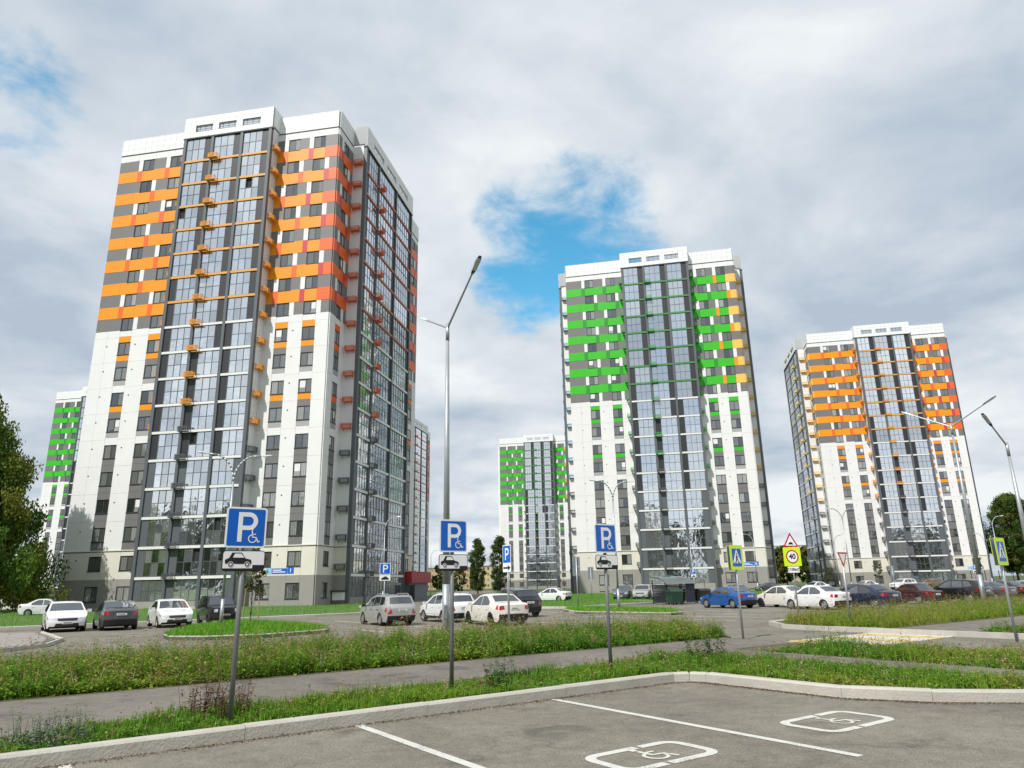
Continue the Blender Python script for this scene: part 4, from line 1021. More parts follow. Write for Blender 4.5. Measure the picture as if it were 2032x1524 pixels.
pbk = carpaint('black', (0.010, 0.010, 0.012)); pbl = carpaint('blue', (0.012, 0.10, 0.36), 0.3); pnv = carpaint('navy', (0.012, 0.022, 0.055), 0.2); pmr = carpaint('maroon', (0.045, 0.010, 0.012)); pgd = carpaint('khaki_gold', (0.22, 0.17, 0.07), 0.4); pdg = carpaint('dark_green', (0.02, 0.05, 0.04), 0.3)
HN = 125.5
def near_end(x, y, kind, head, rear):   # x,y is the near end of the car; returns its middle
    l = PROFILES[kind]['L'] / 2 * CS; d = Vector((math.cos(R(head)), math.sin(R(head)))); k = 1 if rear else -1
    return (x + d.x * l * k, y + d.y * l * k)
def car(kind, pm, label, x, y, head, rear=True, **kw): return make_car(kind, pm, label, near_end(x, y, kind, head, rear), head, **kw)
car('hatch', pw, 'white hatchback facing the camera beside the paved corner', -19.8, 32.9, HN + 180, False)
car('sedan', pgr, 'graphite grey sedan showing its tail between two white cars', -17.75, 33.5, HN, True, rim='black')
car('sedan', pw, 'white sedan with broad black grille next to the black off-roader', -15.9, 35.0, HN + 180, False)
car('boxy', pbk, 'boxy black off-roader behind the grass island lamp', -14.25, 36.6, HN + 180, False, rim='black', low=True)
car('wagon', psv, 'dirty silver estate car with roof rails, tail lamps red', -5.0, 32.8, 122, True, rim='steel', rails=True, low=True)
car('wagon', pw, 'white crossover estate with black lower cladding behind the tall lamp', -2.4, 34.6, 122, True, cladding=True, rails=True)
car('sedan', pcw, 'cream white sedan with black wheels and muddy sides by arrow sign', -0.05, 30.9, 118, True, rim='black')
car('suv', pbk, 'black car parked just beyond the cream white sedan', 0.75, 38.6, 118, True, rim='black')
car('sedan', pw, 'white sedan standing alone on the lawn by sign backs', 5.1, 70.6, 150, True)
car('suv', pgr, 'dark grey crossover nosing out beside the silver one, left of bins', 9.9, 70.6, 250, False)
car('suv', psv, 'silver crossover parked beside the dark grey one before green tower', 11.6, 69.6, 250, False)
car('suv', psv, 'silver car mostly hidden behind the bin shelter', 13.3, 69.0, 250, False)
car('sedan', pbk, 'black car with bright windscreen to the right of bin shelter', 19.0, 66.2, 235, False)
car('sedan', pbl, 'bright blue old sedan standing across the empty bays', 14.15, 44.9, 118, True, rim='steel', low=True)
car('sedan', pcw, 'cream white sedan with dusty sides beyond the blue sedan', 17.5, 44.6, 118, True, rim='black')
car('sedan', pw, 'clean white sedan behind the forty sign pole', 17.8, 40.3, 118, True)
car('sedan', pnv, 'navy blue sedan behind the yield sign', 20.6, 40.4, 118, True)
car('hatch', pgr, 'dark hatchback glimpsed between the navy sedan and the maroon one', 24.6, 50.0, 118, True)
car('classic', pmr, 'old maroon square sedan with chrome hubs behind the weedy verge', 25.9, 45.6, 112, True, rim='steel', low=True)
car('suv', pbk, 'long black estate with alloy wheels beside the maroon sedan', 29.0, 45.6, 118, True)
car('sedan', pgr, 'grey sedan with red tail lamps behind the tall steel lamp', 31.6, 47.2, 118, True)
car('sedan', pbk, 'black sedan second from the grey one near the verge lamp', 33.6, 48.4, 118, True)
car('sedan', psv, 'silver sedan at the end of the row near the crossing sign', 35.8, 49.4, 118, True)
car('sedan', pw, 'white sedan seen end of drive between birch and orange tower', -38.2, 57.0, 20, True)
car('sedan', pw, 'white sedan parked against the orange tower by its dark glazed corner', 41.4, 98.6, 200, True)
car('sedan', pw, 'white low car parked below the second row of tower windows', 49.3, 101.4, 200, True)
car('suv', pw, 'white high-roofed car parked under the tower balconies', 54.6, 101.6, 200, True, rails=True)
car('wagon', pgd, 'khaki gold estate with a roof rack near the tower entrance', 62.4, 108.4, 195, True, rails=True)
car('sedan', pgr, 'dark car by the shrubs between the two right towers', 38.0, 106.0, 180, True)
# ------------------------------------------------------------------ street lamps
galv = mat('galvanised_steel', (0.40, 0.43, 0.45), 0.45, metal=0.55, var=0.12, vscale=3)
galv_d = mat('weathered_pole', (0.20, 0.21, 0.22), 0.55, metal=0.35, var=0.2, vscale=5)
lamp_dark = mat('lamp_head_dark', (0.05, 0.052, 0.055), 0.5)
lamp_white = mat('lamp_head_pale', (0.62, 0.64, 0.66), 0.4)
lens_m = mat('lamp_lens', (0.55, 0.58, 0.6), 0.2)
def head(root, p, d, l, m):
    """flat luminaire along direction d from point p"""
    d = Vector(d).normalized(); s = d.cross(Vector((0, 0, 1))).normalized(); u = s.cross(d)
    b = MB(); P = Vector(p)
    sec = [(0, .035, .035), (.15, .06, .045), (.75, .085, .04), (1, .05, .02)]
    V = []
    for t, w, h in sec:
        c = P + d * l * t; V += [c - s * w - u * h * .4, c + s * w - u * h * .4, c + s * w * .7 + u * h, c - s * w * .7 + u * h]
    F = [(i * 4 + j, i * 4 + (j + 1) % 4, i * 4 + 4 + (j + 1) % 4, i * 4 + 4 + j) for i in range(3) for j in range(4)] + [(0, 3, 2, 1), (12, 13, 14, 15)]
    b.add([tuple(v) for v in V], F); o = obj('lamp_head', b.mesh('lamp_head', m), root)
    q = MB(); c0 = P + d * l * .25 - u * .035; c1 = P + d * l * .9 - u * .035
    q.add([tuple(c0 - s * .07), tuple(c0 + s * .07), tuple(c1 + s * .07), tuple(c1 - s * .07), tuple(c0 - s * .07 + u * .012), tuple(c0 + s * .07 + u * .012), tuple(c1 + s * .07 + u * .012), tuple(c1 - s * .07 + u * .012)], [(0, 1, 2, 3), (7, 6, 5, 4), (0, 4, 5, 1), (1, 5, 6, 2), (2, 6, 7, 3), (3, 7, 4, 0)])
    obj('lens', q.mesh('lens', lens_m), o)
def tall_lamp(label, x, y, h, d, rise, z0=0.1, arms=(1, -1)):
    root = tag(empty('street_lamp', (x, y, z0)), label, 'street lamp', 'tall steel street lamps with two straight arms')
    b = MB(); b.tube((0, 0, 0), (0, 0, 1.6), 0.115, 0.11, 14); b.tube((0, 0, 1.6), (0, 0, h - .5), 0.11, 0.055, 14); b.tube((0, 0, h - .5), (0, 0, h + .1), 0.062, 0.062, 12)
    obj('pole', b.mesh('pole', galv, True), root)
    obj('base_flange', MB().tube((0, 0, 0), (0, 0, .04), .2, .2, 12).tube((0, 0, .04), (0, 0, .12), .14, .13, 12).mesh('base_flange', galv), root)
    obj('service_door', MB().box((-.05, -.125, .6), (.05, -.105, 1.0)).mesh('service_door', galv_d), root)
    for s_ in arms:
        e = Vector((d[0] * s_, d[1] * s_, rise)); o = obj('arm', MB().tube((0, 0, h - .05), tuple(Vector((0, 0, h - .05)) + e), 0.038, 0.03, 10).mesh('arm', galv), root)
        head(root, Vector((0, 0, h - .05)) + e * 0.97, e, 0.75, lamp_dark if s_ > 0 else lamp_white)
    return root
tall_lamp('tall two-armed steel lamp rising from the weeds beside the middle parking sign', -2.1, 22.2, 9.85, (0.95, -2.0), 1.05)
tall_lamp('tall two-armed steel lamp in the weedy verge before the black estate', 24.1, 38.4, 9.5, (1.22, -1.25), 0.95)
tall_lamp('steel lamp at sidewalk edge with one slanted arm and dark head', 21.05, 30.0, 6.9, (-0.75, -0.4), 0.8, arms=(1,))
def curved_lamp(label, x, y, h, az, two=True, z0=0.08, r=0.055, reach=1.15):
    root = tag(empty('curved_lamp', (x, y, z0), az), label, 'street lamp', 'pale lamps with curved arms round the lots')
    hp = h - 1.25
    b = MB(); b.tube((0, 0, 0), (0, 0, 1.2), r * 1.5, r * 1.4, 12); b.tube((0, 0, 1.2), (0, 0, hp), r * 1.1, r * .8, 12); obj('pole', b.mesh('pole', galv, True), root)
    for s_ in ((1, -1) if two else (1,)):
        pts = [(s_ * reach * (1 - math.cos(a)) * .85, 0, hp + 1.25 * math.sin(a)) for a in np.linspace(0, R(78), 9)]
        pts.append((s_ * reach * 1.0, 0, pts[-1][2] + 0.03)); obj('arm', MB().path(pts, 0.042, 8).mesh('arm', galv, True), root)
        head(root, pts[-1], (s_, 0, 0.12), 0.5, lamp_white)
    return root
curved_lamp('curved two-armed lamp standing on the small island before green tower', 6.36, 46.2, 7.9, R(20))
curved_lamp('curved two-armed lamp on the kerbed island by the black off-roader', -13.1, 33.1, 7.7, R(25))
curved_lamp('curved two-armed lamp behind the navy sedan, before the orange tower', 31.3, 69.0, 8.0, R(5))
curved_lamp('curved two-armed lamp near the wood, behind the far crossing sign', 57.3, 87.0, 8.4, R(5))
curved_lamp('single-armed lamp beside the shaded side of the near tower', -12.95, 72.0, 8.3, R(0), False)
curved_lamp('single-armed lamp at the right corner of the green tower', 33.8, 103.5, 7.9, R(160), False)
curved_lamp('thin single-armed lamp before the green tower balconies', 25.3, 105.5, 8.0, R(170), False)
curved_lamp('single-armed lamp far down the drive past the red porch', -15.7, 136.0, 8.0, R(10), False)
curved_lamp('single-armed lamp at dark glazed corner of the far orange tower', 46.4, 106.0, 7.6, R(10), False)
curved_lamp('single-armed lamp before the balconies of the far orange tower', 69.5, 108.0, 7.6, R(170), False)

# ------------------------------------------------------------------ traffic signs
sign_y = mat('sign_fluorescent', (0.62, 0.86, 0.02), 0.4); sign_k = mat('sign_black', (0.012, 0.012, 0.014), 0.5); sign_r = mat('sign_red', (0.45, 0.012, 0.03), 0.4); sign_back = mat('sign_back_grey', (0.26, 0.29, 0.31), 0.5, metal=0.3)
NA = math.atan2(-ey * 0 + 0, 1)
def flat(name, polys, m, parent, y, th=0.002):
    bm = bmesh.new()
    for pl in polys:
        f = bm.faces.new([bm.verts.new((p[0], 0, p[1])) for p in pl]); f.normal_update()
        if f.normal.y > 0: f.normal_flip()
    r = bmesh.ops.extrude_face_region(bm, geom=bm.faces[:]); bmesh.ops.translate(bm, vec=(0, -th, 0), verts=[v for v in r['geom'] if isinstance(v, bmesh.types.BMVert)])
    bmesh.ops.recalc_face_normals(bm, faces=bm.faces)
    me = bpy.data.meshes.new(name); bm.to_mesh(me); bm.free(); me.materials.append(m); o = obj(name, me, parent); o.location = (0, y, 0); return o
def rrect(w, h, r, cx=0, cz=0, n=5):
    pts = []
    for sx, sz, a0 in ((1, 1, 0), (-1, 1, 90), (-1, -1, 180), (1, -1, 270)):
        for k in range(n): a = R(a0 + 90 * k / (n - 1)); pts.append((cx + sx * (w / 2 - r) + r * math.cos(a), cz + sz * (h / 2 - r) + r * math.sin(a)))
    return pts
def stroke(pts, w):
    out_ = []
    for i in range(len(pts) - 1):
        a, b = Vector(pts[i]), Vector(pts[i + 1]); d = (b - a).normalized(); n = Vector((-d.y, d.x)) * w / 2; e = d * w * .25
        out_.append([tuple(a - n - e), tuple(b - n + e), tuple(b + n + e), tuple(a + n - e)])
    return out_
def ring(cx, cz, r, w, a0=0, a1=360, n=28):
    an = [R(a) for a in np.linspace(a0, a1, n + 1)]
    return [[(cx + (r - w / 2) * math.cos(an[i]), cz + (r - w / 2) * math.sin(an[i])), (cx + (r + w / 2) * math.cos(an[i]), cz + (r + w / 2) * math.sin(an[i])), (cx + (r + w / 2) * math.cos(an[i + 1]), cz + (r + w / 2) * math.sin(an[i + 1])), (cx + (r - w / 2) * math.cos(an[i + 1]), cz + (r - w / 2) * math.sin(an[i + 1]))] for i in range(n)]
def disc(cx, cz, r, n=20): return [(cx + r * math.cos(6.2832 * i / n), cz + r * math.sin(6.2832 * i / n)) for i in range(n)]
def letter_P(s):   # height about 0.76 s
    x0, t = -0.22 * s, 0.115 * s; zt = 0.40 * s; zb = -0.38 * s; rc = 0.235 * s; cz = zt - rc; cx = 0.06 * s
    return [[(x0, zb), (x0 + t, zb), (x0 + t, zt), (x0, zt)], [(x0 + t, zt - t), (cx, zt - t), (cx, zt), (x0 + t, zt)], [(x0 + t, zt - 2 * rc), (cx, zt - 2 * rc), (cx, zt - 2 * rc + t), (x0 + t, zt - 2 * rc + t)]] + ring(cx, cz, rc - t / 2, t, -90, 90, 14)
def text_part(body, size, m, parent, x, y, z, off=0.0):
    cu = bpy.data.curves.new('t', 'FONT'); cu.body = body; cu.size = size; cu.extrude = 0.001; cu.offset = off; cu.align_x = 'CENTER'; cu.align_y = 'CENTER'
    t = bpy.data.objects.new('t', cu); me = bpy.data.meshes.new_from_object(t); bpy.data.objects.remove(t); me.materials.clear(); me.materials.append(m)
    o = obj('lettering', me, parent); o.rotation_euler = (R(90), 0, 0); o.location = (x, y, z); return o
def sign_root(label, x, y, ang, ztop, z0=0.1, r=0.038, pm=None, lean=0.0):
    root = tag(empty('road_sign', (x, y, z0), ang), label, 'road sign'); root.rotation_euler = (0, lean, ang)
    obj('pole', MB().tube((0, 0.03, -0.1), (0, 0.03, ztop - z0), r, r, 12).mesh('pole', pm or galv_d, True), root)
    return root
def plate(root, name, w, h, z, rad, edge_m, field_m, edge=0.022, y=-0.012):
    o = obj(name, None, root) if False else flat(name, [rrect(w, h, rad)], edge_m, root, y, 0.006); o.location = (0, y, z)
    bk = flat('sign_back', [rrect(w - .004, h - .004, rad)], sign_back, o, 0.0065, 0.006); 
    if field_m: flat('field', [rrect(w - 2 * edge, h - 2 * edge, max(rad - edge, .01))], field_m, o, -0.0065, 0.0015)
    flat('bracket', [[(-.06, -.02), (.06, -.02), (.06, .02), (-.06, .02)]], galv_d, o, 0.022, 0.014)
    return o
FACE_N = EA      # facing out over the foreground lot
def wheelchair(s, cx, cz):
    return ring(cx, cz, 0.30 * s, 0.075 * s, 100, 375, 18) + stroke([(cx - .05 * s, cz + .62 * s), (cx, cz + .12 * s), (cx + .3 * s, cz + .08 * s), (cx + .43 * s, cz - .26 * s), (cx + .56 * s, cz - .2 * s)], .085 * s) + stroke([(cx - .02 * s, cz + .34 * s), (cx + .24 * s, cz + .34 * s)], .07 * s) + [disc(cx - .05 * s, cz + .74 * s, .09 * s, 12)]
def car_icon(s):
    b = [(-.5, -.12), (-.52, .02), (-.36, .1), (-.26, .30), (.10, .30), (.26, .08), (.46, .03), (.5, -.06), (.48, -.14)]
    return [[(x * s, z * s) for x, z in b]]
def disabled_sign(label, x, y, lean=0.0):
    r = sign_root(label, x, y, FACE_N, 3.05, lean=lean); r.scale = (.855, .855, .855)
    r['group'] = 'disabled parking signs along the kerb'
    p = plate(r, 'parking_panel', .60, .60, 2.72, .05, m_white_p, m_blue, .028)
    flat('letter_p', letter_P(.56), m_white_p, p, -.0085); q = flat('wheelchair_symbol', wheelchair(.19, .10, -.165), m_white_p, p, -.0105)
    p2 = plate(r, 'vehicle_panel', .62, .30, 2.23, .05, sign_k, m_white_p, .012)
    c = flat('car_symbol', [[(a * .38 - .075, b * .38 + .005) for a, b in [(-.5, -.12), (-.52, .02), (-.36, .1), (-.26, .30), (.10, .30), (.26, .08), (.46, .03), (.5, -.06), (.48, -.14)]]], sign_k, p2, -.0085)
    flat('car_symbol', [[(-.158, .046), (-.135, .104), (-.045, .104), (.006, .046)]], m_white_p, p2, -.0105)
    for cx in (-.187, .052): flat('car_symbol', [disc(cx, -.05, .04)], m_white_p, p2, -.0105); flat('car_symbol', ring(cx, -.05, .026, .014, n=14), sign_k, p2, -.0125)
    flat('kerb_symbol', [[(-.298, -.138), (.298, -.138), (.298, -.06), (.13, -.06), (.13, -.108), (-.298, -.108)]], sign_k, p2, -.0085)
    for z in (2.72, 2.3): obj('clamp', MB().box((-.05, .0, z - .11), (.05, .075, z - .07)).mesh('clamp', galv_d), r)
    return r
disabled_sign('blue disabled parking sign whose pole foot has a dry brown bush', -3.47, 9.32)
disabled_sign('blue disabled parking sign overlapping the tall lamp pole behind it', -1.0, 11.7)
disabled_sign('blue disabled parking sign in front of the green tower, near kerb corner', 1.63, 13.16)
def parking_sign(label, x, y, ang, ztop, sub='car', s=.6, g='plain blue parking signs in the far lots'):
    r = sign_root(label, x, y, ang, ztop, 0.05, pm=galv); r['group'] = g
    p = plate(r, 'parking_panel', s, s * (1.0 if sub != 'arrow' else 1.1), ztop - .38, .04, m_white_p, m_blue, .028); flat('letter_p', letter_P(s * .9), m_white_p, p, -.0085)
    p2 = plate(r, 'sub_panel', s, s * .5, ztop - .86, .03, m_white_p, None)
    if sub == 'arrow': flat('arrow_symbol', stroke([(-.24, 0), (.1, 0)], .06) + [[(.08, -.1), (.27, 0), (.08, .1)]], sign_k, p2, -.008)
    else: flat('car_symbol', [[(a * .4, b * .4 - .02) for a, b in [(-.5, -.2), (-.52, .0), (-.3, .08), (-.1, .22), (.2, .22), (.4, .05), (.5, 0), (.5, -.2)]]], sign_k, p2, -.008)
    return r
parking_sign('parking sign with arrow plate seen edge-on beside cream sedan', -0.3, 26.6, R(-60), 3.05, 'arrow')
parking_sign('parking sign by the shaded tower side above the silver estate', -7.15, 40.2, EA * .6, 2.95)
parking_sign('parking sign standing by the bin shelter at green tower', 19.3, 80.0, EA * .4, 3.0)
parking_sign('parking sign by the far orange tower near the wood', 59.2, 95.0, EA * .3, 3.0)
def back_sign(label, x, y, ang, ztop, w, h, n):
    r = sign_root(label, x, y, ang, ztop, 0.05, pm=galv); r['group'] = 'signs seen from the back'
    for k in range(n): plate(r, 'panel', w, h - .02, ztop - h * (k + .5), .03, sign_back, None)
back_sign('grey back of a tall stacked sign on the small island', 4.0, 48.4, R(200), 3.3, .55, .62, 2)
back_sign('grey back of a small sign on the lawn before green tower', 7.7, 75.5, R(195), 3.2, .6, .6, 2)
back_sign('grey sign back in front of the far orange tower', 47.0, 92.0, R(190), 3.0, .6, .6, 2)
def crossing_sign(label, x, y, ang, z):
    r = sign_root(label, x, y, ang, z + .42, .1, .04, galv); r.scale = (.82, .82, .82); r['group'] = 'fluorescent pedestrian crossing signs'
    for sd, yy, rot in ((1, -.03, 0), (-1, .085, math.pi)):
        h_ = empty('sign_face', (0, yy, z - .1), rot); h_.parent = r
        bkp = flat('panel', [rrect(.72, .86, .05)], sign_y, h_, 0, .008); flat('sign_back', [rrect(.70, .84, .05)], sign_back, h_, .009, .008)
        f = flat('field', [rrect(.50, .62, .015)], m_blue, h_, -.009)
        flat('triangle', [[(-.23, -.20), (.23, -.20), (0, .29)]], m_white_p, h_, -.0115)
        walk = stroke([(0.0, .07), (-.01, -.03), (-.06, -.17)], .045) + stroke([(0.0, -.02), (.05, -.10), (.07, -.17)], .04) + stroke([(0, .06), (-.05, -.02)], .03) + stroke([(.01, .05), (.06, .0)], .03) + [disc(.0, .125, .03, 10)] + [[(-.17, -.19), (-.11, -.19), (-.10, -.16), (-.15, -.16)], [(.10, -.19), (.16, -.19), (.14, -.16), (.09, -.16)]]
        flat('walker_symbol', walk, sign_k, h_, -.0138)
    return r
crossing_sign('fluorescent crossing sign at the tip of the weedy verge, blue sedan behind', 6.5, 21.6, FACE_N, 2.78)
crossing_sign('fluorescent crossing sign beside the sidewalk, tall wood behind it', 12.75, 19.26, FACE_N, 2.72)
r = sign_root('stacked speed bump and forty limit sign before the clean white sedan', 14.2, 37.6, R(8), 3.9, .02, .035, galv)
p = flat('warning_panel', [[(-.42, -.33), (.42, -.33), (0, .40)]], sign_r, r, -.012, .006); p.location.z = 3.56
flat('field', [[(-.30, -.265), (.30, -.265), (0, .255)]], m_white_p, p, -.0065); flat('bump_symbol', [[(-.17, -.21)] + [(.13 * math.cos(a), -.21 + .12 * math.sin(a)) for a in np.linspace(math.pi, 0, 12)] + [(.17, -.21)]], sign_k, p, -.009); flat('sign_back', [[(-.41, -.32), (.41, -.32), (0, .39)]], sign_back, p, .0065, .006)
p = plate(r, 'limit_panel', .94, .94, 2.74, .03, sign_y, None); flat('disc', [disc(0, 0, .34, 32)], sign_r, p, -.0085); flat('disc_field', [disc(0, 0, .275, 32)], m_white_p, p, -.0108); text_part('40', .36, sign_k, p, 0, -.0145, 0, .012)
p = plate(r, 'distance_panel', .62, .30, 2.10, .02, m_white_p, None); text_part('100м', .19, sign_k, p, 0, -.0085, 0, .006)
for s_ in (-1, 1): flat('arrow_symbol', stroke([(s_ * .265, -.09), (s_ * .265, .04)], .022) + [[(s_ * .265 - .035, .03), (s_ * .265 + .035, .03), (s_ * .265, .11)]], sign_k, p, -.0085)
r = sign_root('red and white yield triangle standing in the far weedy verge', 11.15, 25.0, FACE_N, 2.95, .1, .038, galv); r.scale = (.82, .82, .82)
p = flat('yield_panel', [[(-.36, .31), (.36, .31), (0, -.31)]], sign_r, r, -.012, .006); p.location.z = 2.62
flat('field', [[(-.245, .245), (.245, .245), (0, -.18)]], m_white_p, p, -.0065); flat('sign_back', [[(-.35, .3), (.35, .3), (0, -.3)]], sign_back, p, .0065, .006)

# ------------------------------------------------------------------ trees
bark = mat('bark', (0.10, 0.085, 0.07), 0.9, var=0.35, vscale=6, bump=0.6, bscale=25)
birch_bark = mat('birch_bark', (0.45, 0.43, 0.40), 0.8, var=0.5, vscale=5)
def tree_meshes(seed, h, rad, z_low, n_clump, n_leaf, leaf, cols, droop=0.0, shape='round', trunk_r=0.16, lim=9):
    r = np.random.default_rng(seed); b = MB()
    sway = r.normal(size=2) * 0.02 * h
    tp = [np.array((sway[0] * (t ** 2), sway[1] * t ** 2, h * 0.92 * t)) for t in np.linspace(0, 1, 8)]
    b.path([tuple(p) for p in tp], [trunk_r * (1.15 - t) for t in np.linspace(0, 1.05, 8)], 9)
    cl = []
    for i in range(n_clump):
        t = r.uniform(0, 1) ** 0.85; z = z_low + (h - z_low) * t
        if shape == 'round': w = rad * (math.sin(math.pi * min(max(0.12 + 0.83 * t, 0), 1)) ** 0.75)
        elif shape == 'column': w = rad * (0.55 + 0.75 * t) * (1 - t ** 2.6) ** .7 + 0.1
        else: w = rad * (1 - t) ** .8 + .15
        w *= r.uniform(0.72, 1.15); a = r.uniform(0, 6.283); q = w * r.uniform(0.25, 1.0) ** 0.5
        cl.append((q * math.cos(a), q * math.sin(a), z, r.uniform(.6, 1.25)))
    for c in cl[:lim * 3]:
        z0 = max(c[2] - h * .16 - math.hypot(c[0], c[1]) * .45, z_low * .55); i = min(int(z0 / (h * .92) * 7), 6); p0 = tp[i] + (tp[i + 1] - tp[i]) * (z0 / (h * .92) * 7 - i)
        mid = (np.array(c[:3]) + p0) / 2 + (0, 0, h * .02); b.path([tuple(p0), tuple(mid), tuple(c[:3])], [trunk_r * .34, trunk_r * .2, trunk_r * .05], 5)
    cl = np.array(cl); k = r.integers(0, len(cl), n_leaf); base = cl[k]
    cs = (rad * 0.24 if shape == 'round' else rad * .15 if shape == 'cone' else rad * .34) * base[:, 3]
    off = r.normal(size=(n_leaf, 3)); off /= np.linalg.norm(off, axis=1)[:, None]; off *= (r.uniform(0, 1, n_leaf) ** .45 * cs)[:, None]; off[:, 2] *= 0.75
    if droop: dd = r.uniform(0, 1, n_leaf) ** 1.5 * droop; off[:, 2] -= dd; off[:, :2] *= (1 - 0.5 * dd / max(droop, .01))[:, None]
    c = base[:, :3] + off
    a = r.normal(size=(n_leaf, 3)); a[:, 2] -= droop * 1.2; a /= np.linalg.norm(a, axis=1)[:, None]; bb = np.cross(a, r.normal(size=(n_leaf, 3))); bb /= np.linalg.norm(bb, axis=1)[:, None] + 1e-9
    s = leaf * r.uniform(.6, 1.4, n_leaf)[:, None]
    V = np.stack([c - a * s, c + bb * s * .5, c + a * s, c - bb * s * .5], 1).reshape(-1, 3)
    F = np.arange(n_leaf)[:, None] * 4 + np.array([(0, 1, 2, 3)])
    cc = np.array(cols); ci = (r.uniform(0, 1, len(cl)) ** 1.3 * len(cc)).astype(int).clip(0, len(cc) - 1)
    col = cc[ci[k]] * r.uniform(.7, 1.3, (n_leaf, 1)) 
    return b, (V, F, np.repeat(col, 4, 0))
def plant_tree(name, label, x, y, M, bark_m, rz=0, sc=1, group=None, cat='tree', z0=0.0):
    tr, cr = M; root = tag(empty(name, (x, y, z0), rz), label, cat, group); root.scale = (sc, sc, sc)
    obj('trunk', tr, root); obj('crown', cr, root); return root
def tm(bark_m, **kw):
    b, (V, F, c) = tree_meshes(**kw); return b.mesh('trunk', bark_m, True), mesh_np('crown', V, F, [veg], c)
LF = [(0.045, 0.085, 0.015), (0.06, 0.11, 0.02), (0.085, 0.12, 0.02), (0.14, 0.13, 0.02)]
plant_tree('birch_tree', 'large drooping birch with yellowing top left of the near tower', -51.5, 66.0, tm(birch_bark, seed=5, h=21.0, rad=9.6, z_low=1.2, n_clump=420, n_leaf=135000, leaf=0.16, cols=[(.065, .13, .018), (.085, .17, .022), (.115, .19, .025), (.18, .20, .025)], droop=1.9, shape='cone', trunk_r=0.3, lim=16), birch_bark)
wood = [tm(bark, seed=20 + i, h=21 + 2 * i, rad=5.2 + .4 * i, z_low=3, n_clump=170, n_leaf=34000, leaf=0.22, cols=[(.05, .10, .018), (.07, .125, .02), (.10, .145, .025), (.13, .15, .03)], droop=.5, trunk_r=.25) for i in range(2)]
for i, (x, y, k, s) in enumerate([(108, 182, 0, .80), (115, 186, 1, .84), (125, 184, 0, .98), (131, 190, 1, .96), (138, 184, 0, 1.05), (116, 198, 1, .8), (146, 188, 1, 1), (122, 197, 0, .95), (119, 171, 0, .9), (128, 170, 1, .84), (136, 172, 0, .92), (112, 192, 0, .85)]):
    plant_tree('broadleaf_tree', 'tall dense broadleaf tree of the wood beside the far orange tower', x, y, wood[k], bark, i * 1.3, s, 'trees of the wood')
mid = tm(bark, seed=31, h=10.5, rad=3.0, z_low=1.0, n_clump=70, n_leaf=14000, leaf=0.2, cols=[(.06, .10, .02), (.10, .14, .025), (.19, .17, .03)], droop=.3, trunk_r=.14)
for i, (x, y, s) in enumerate([(70, 199, .95), (74.5, 203, 1.05), (79, 200, 1.0), (66, 206, .9), (84, 208, 1.0)]):
    plant_tree('bushy_tree', 'yellow green bushy tree between the green tower and orange tower', x, y, mid, bark, i * 2.1, s, 'trees between the right towers')
pop = tm(bark, seed=41, h=11.0, rad=2.1, z_low=1.0, n_clump=130, n_leaf=15000, leaf=0.14, cols=[(.05, .085, .018), (.065, .11, .02), (.10, .13, .03)], droop=.2, shape='column', trunk_r=.15)
plant_tree('slender_tree', 'slender dark tree standing clear of the far green tower', -8.0, 155, pop, bark, 0, 1.0)
plant_tree('slender_tree', 'slender dark tree standing in front of the far green tower corner', -3.4, 155, pop, bark, 2.2, 1.04)
for i, (x, y, s) in enumerate([(-13.5, 175, .55), (-16.5, 190, .6), (-20, 210, .7), (-11, 200, .5), (-25, 240, .8)]):
    plant_tree('distant_tree', 'small green tree down the drive before the tan blocks', x, y, mid, bark, i * 1.7, s, 'trees down the drive')
yt = tm(bark, seed=51, h=3.6, rad=.62, z_low=1.4, n_clump=26, n_leaf=1300, leaf=0.07, cols=[(.06, .10, .02), (.09, .13, .03), (.14, .14, .03)], shape='column', trunk_r=.035)
plant_tree('young_tree', 'young staked tree on the island in front of the near tower', -12.8, 35.9, yt, bark, 0, 1.0)
stake = MB(); [stake.tube((sx * .35, .1 * sx, 0), (sx * .3, .08 * sx, 1.7), .03, .03, 6) for sx in (-1, 1)]; obj('stake', stake.mesh('stake', mat('stake_wood', (.35, .25, .14), .8)), bpy.data.objects['young_tree'])
for i, (x, y, s) in enumerate([(58, 118, 1.1), (74, 118, 1.3), (44, 104, .9)]): plant_tree('young_tree', 'thin young tree by the foot of the far orange tower', x, y, yt, bark, i, s, 'young trees at the far orange tower')
plant_tree('young_tree', 'small leafy sapling at the left corner of the near tower', -48.2, 71.0, yt, bark, 1, 1.2)

# ------------------------------------------------------------------ single weeds by the kerb
def weed(name, label, s, t, parts_fn):
    x, y = ST(s, t); P = np.zeros((1, 2)); o = merge(name, parts_fn()); o.location = (x, y, 0.1); return tag(o, label, 'plant')
def cluster(n, r): a = rng.uniform(0, 6.28, n); q = r * np.sqrt(rng.uniform(0, 1, n)); return np.stack([q * np.cos(a), q * np.sin(a)], 1)
weed('dry_bush', 'dry brown bush at the foot of a disabled parking sign', 2.55, 10.25, lambda: [forbs(cluster(46, .42), .50, .25, 26, .055, 0, np.tile((.15, .095, .055), (46, 1)) * rng.uniform(.6, 1.4, (46, 1)))])
weed('broadleaf_weed', 'broad-leaved green dock plant close to the kerb joint', -0.35, 9.6, lambda: [forbs(cluster(22, .24), .40, .2, 12, .19, 0, np.tile((.06, .17, .02), (22, 1)) * rng.uniform(.7, 1.3, (22, 1)))])
weed('wormwood', 'silvery grey green wormwood clump spilling towards the kerb', 0.75, 9.75, lambda: [forbs(cluster(60, .42), .26, .3, 22, .045, 0, np.tile((.17, .22, .14), (60, 1)) * rng.uniform(.7, 1.3, (60, 1)))])
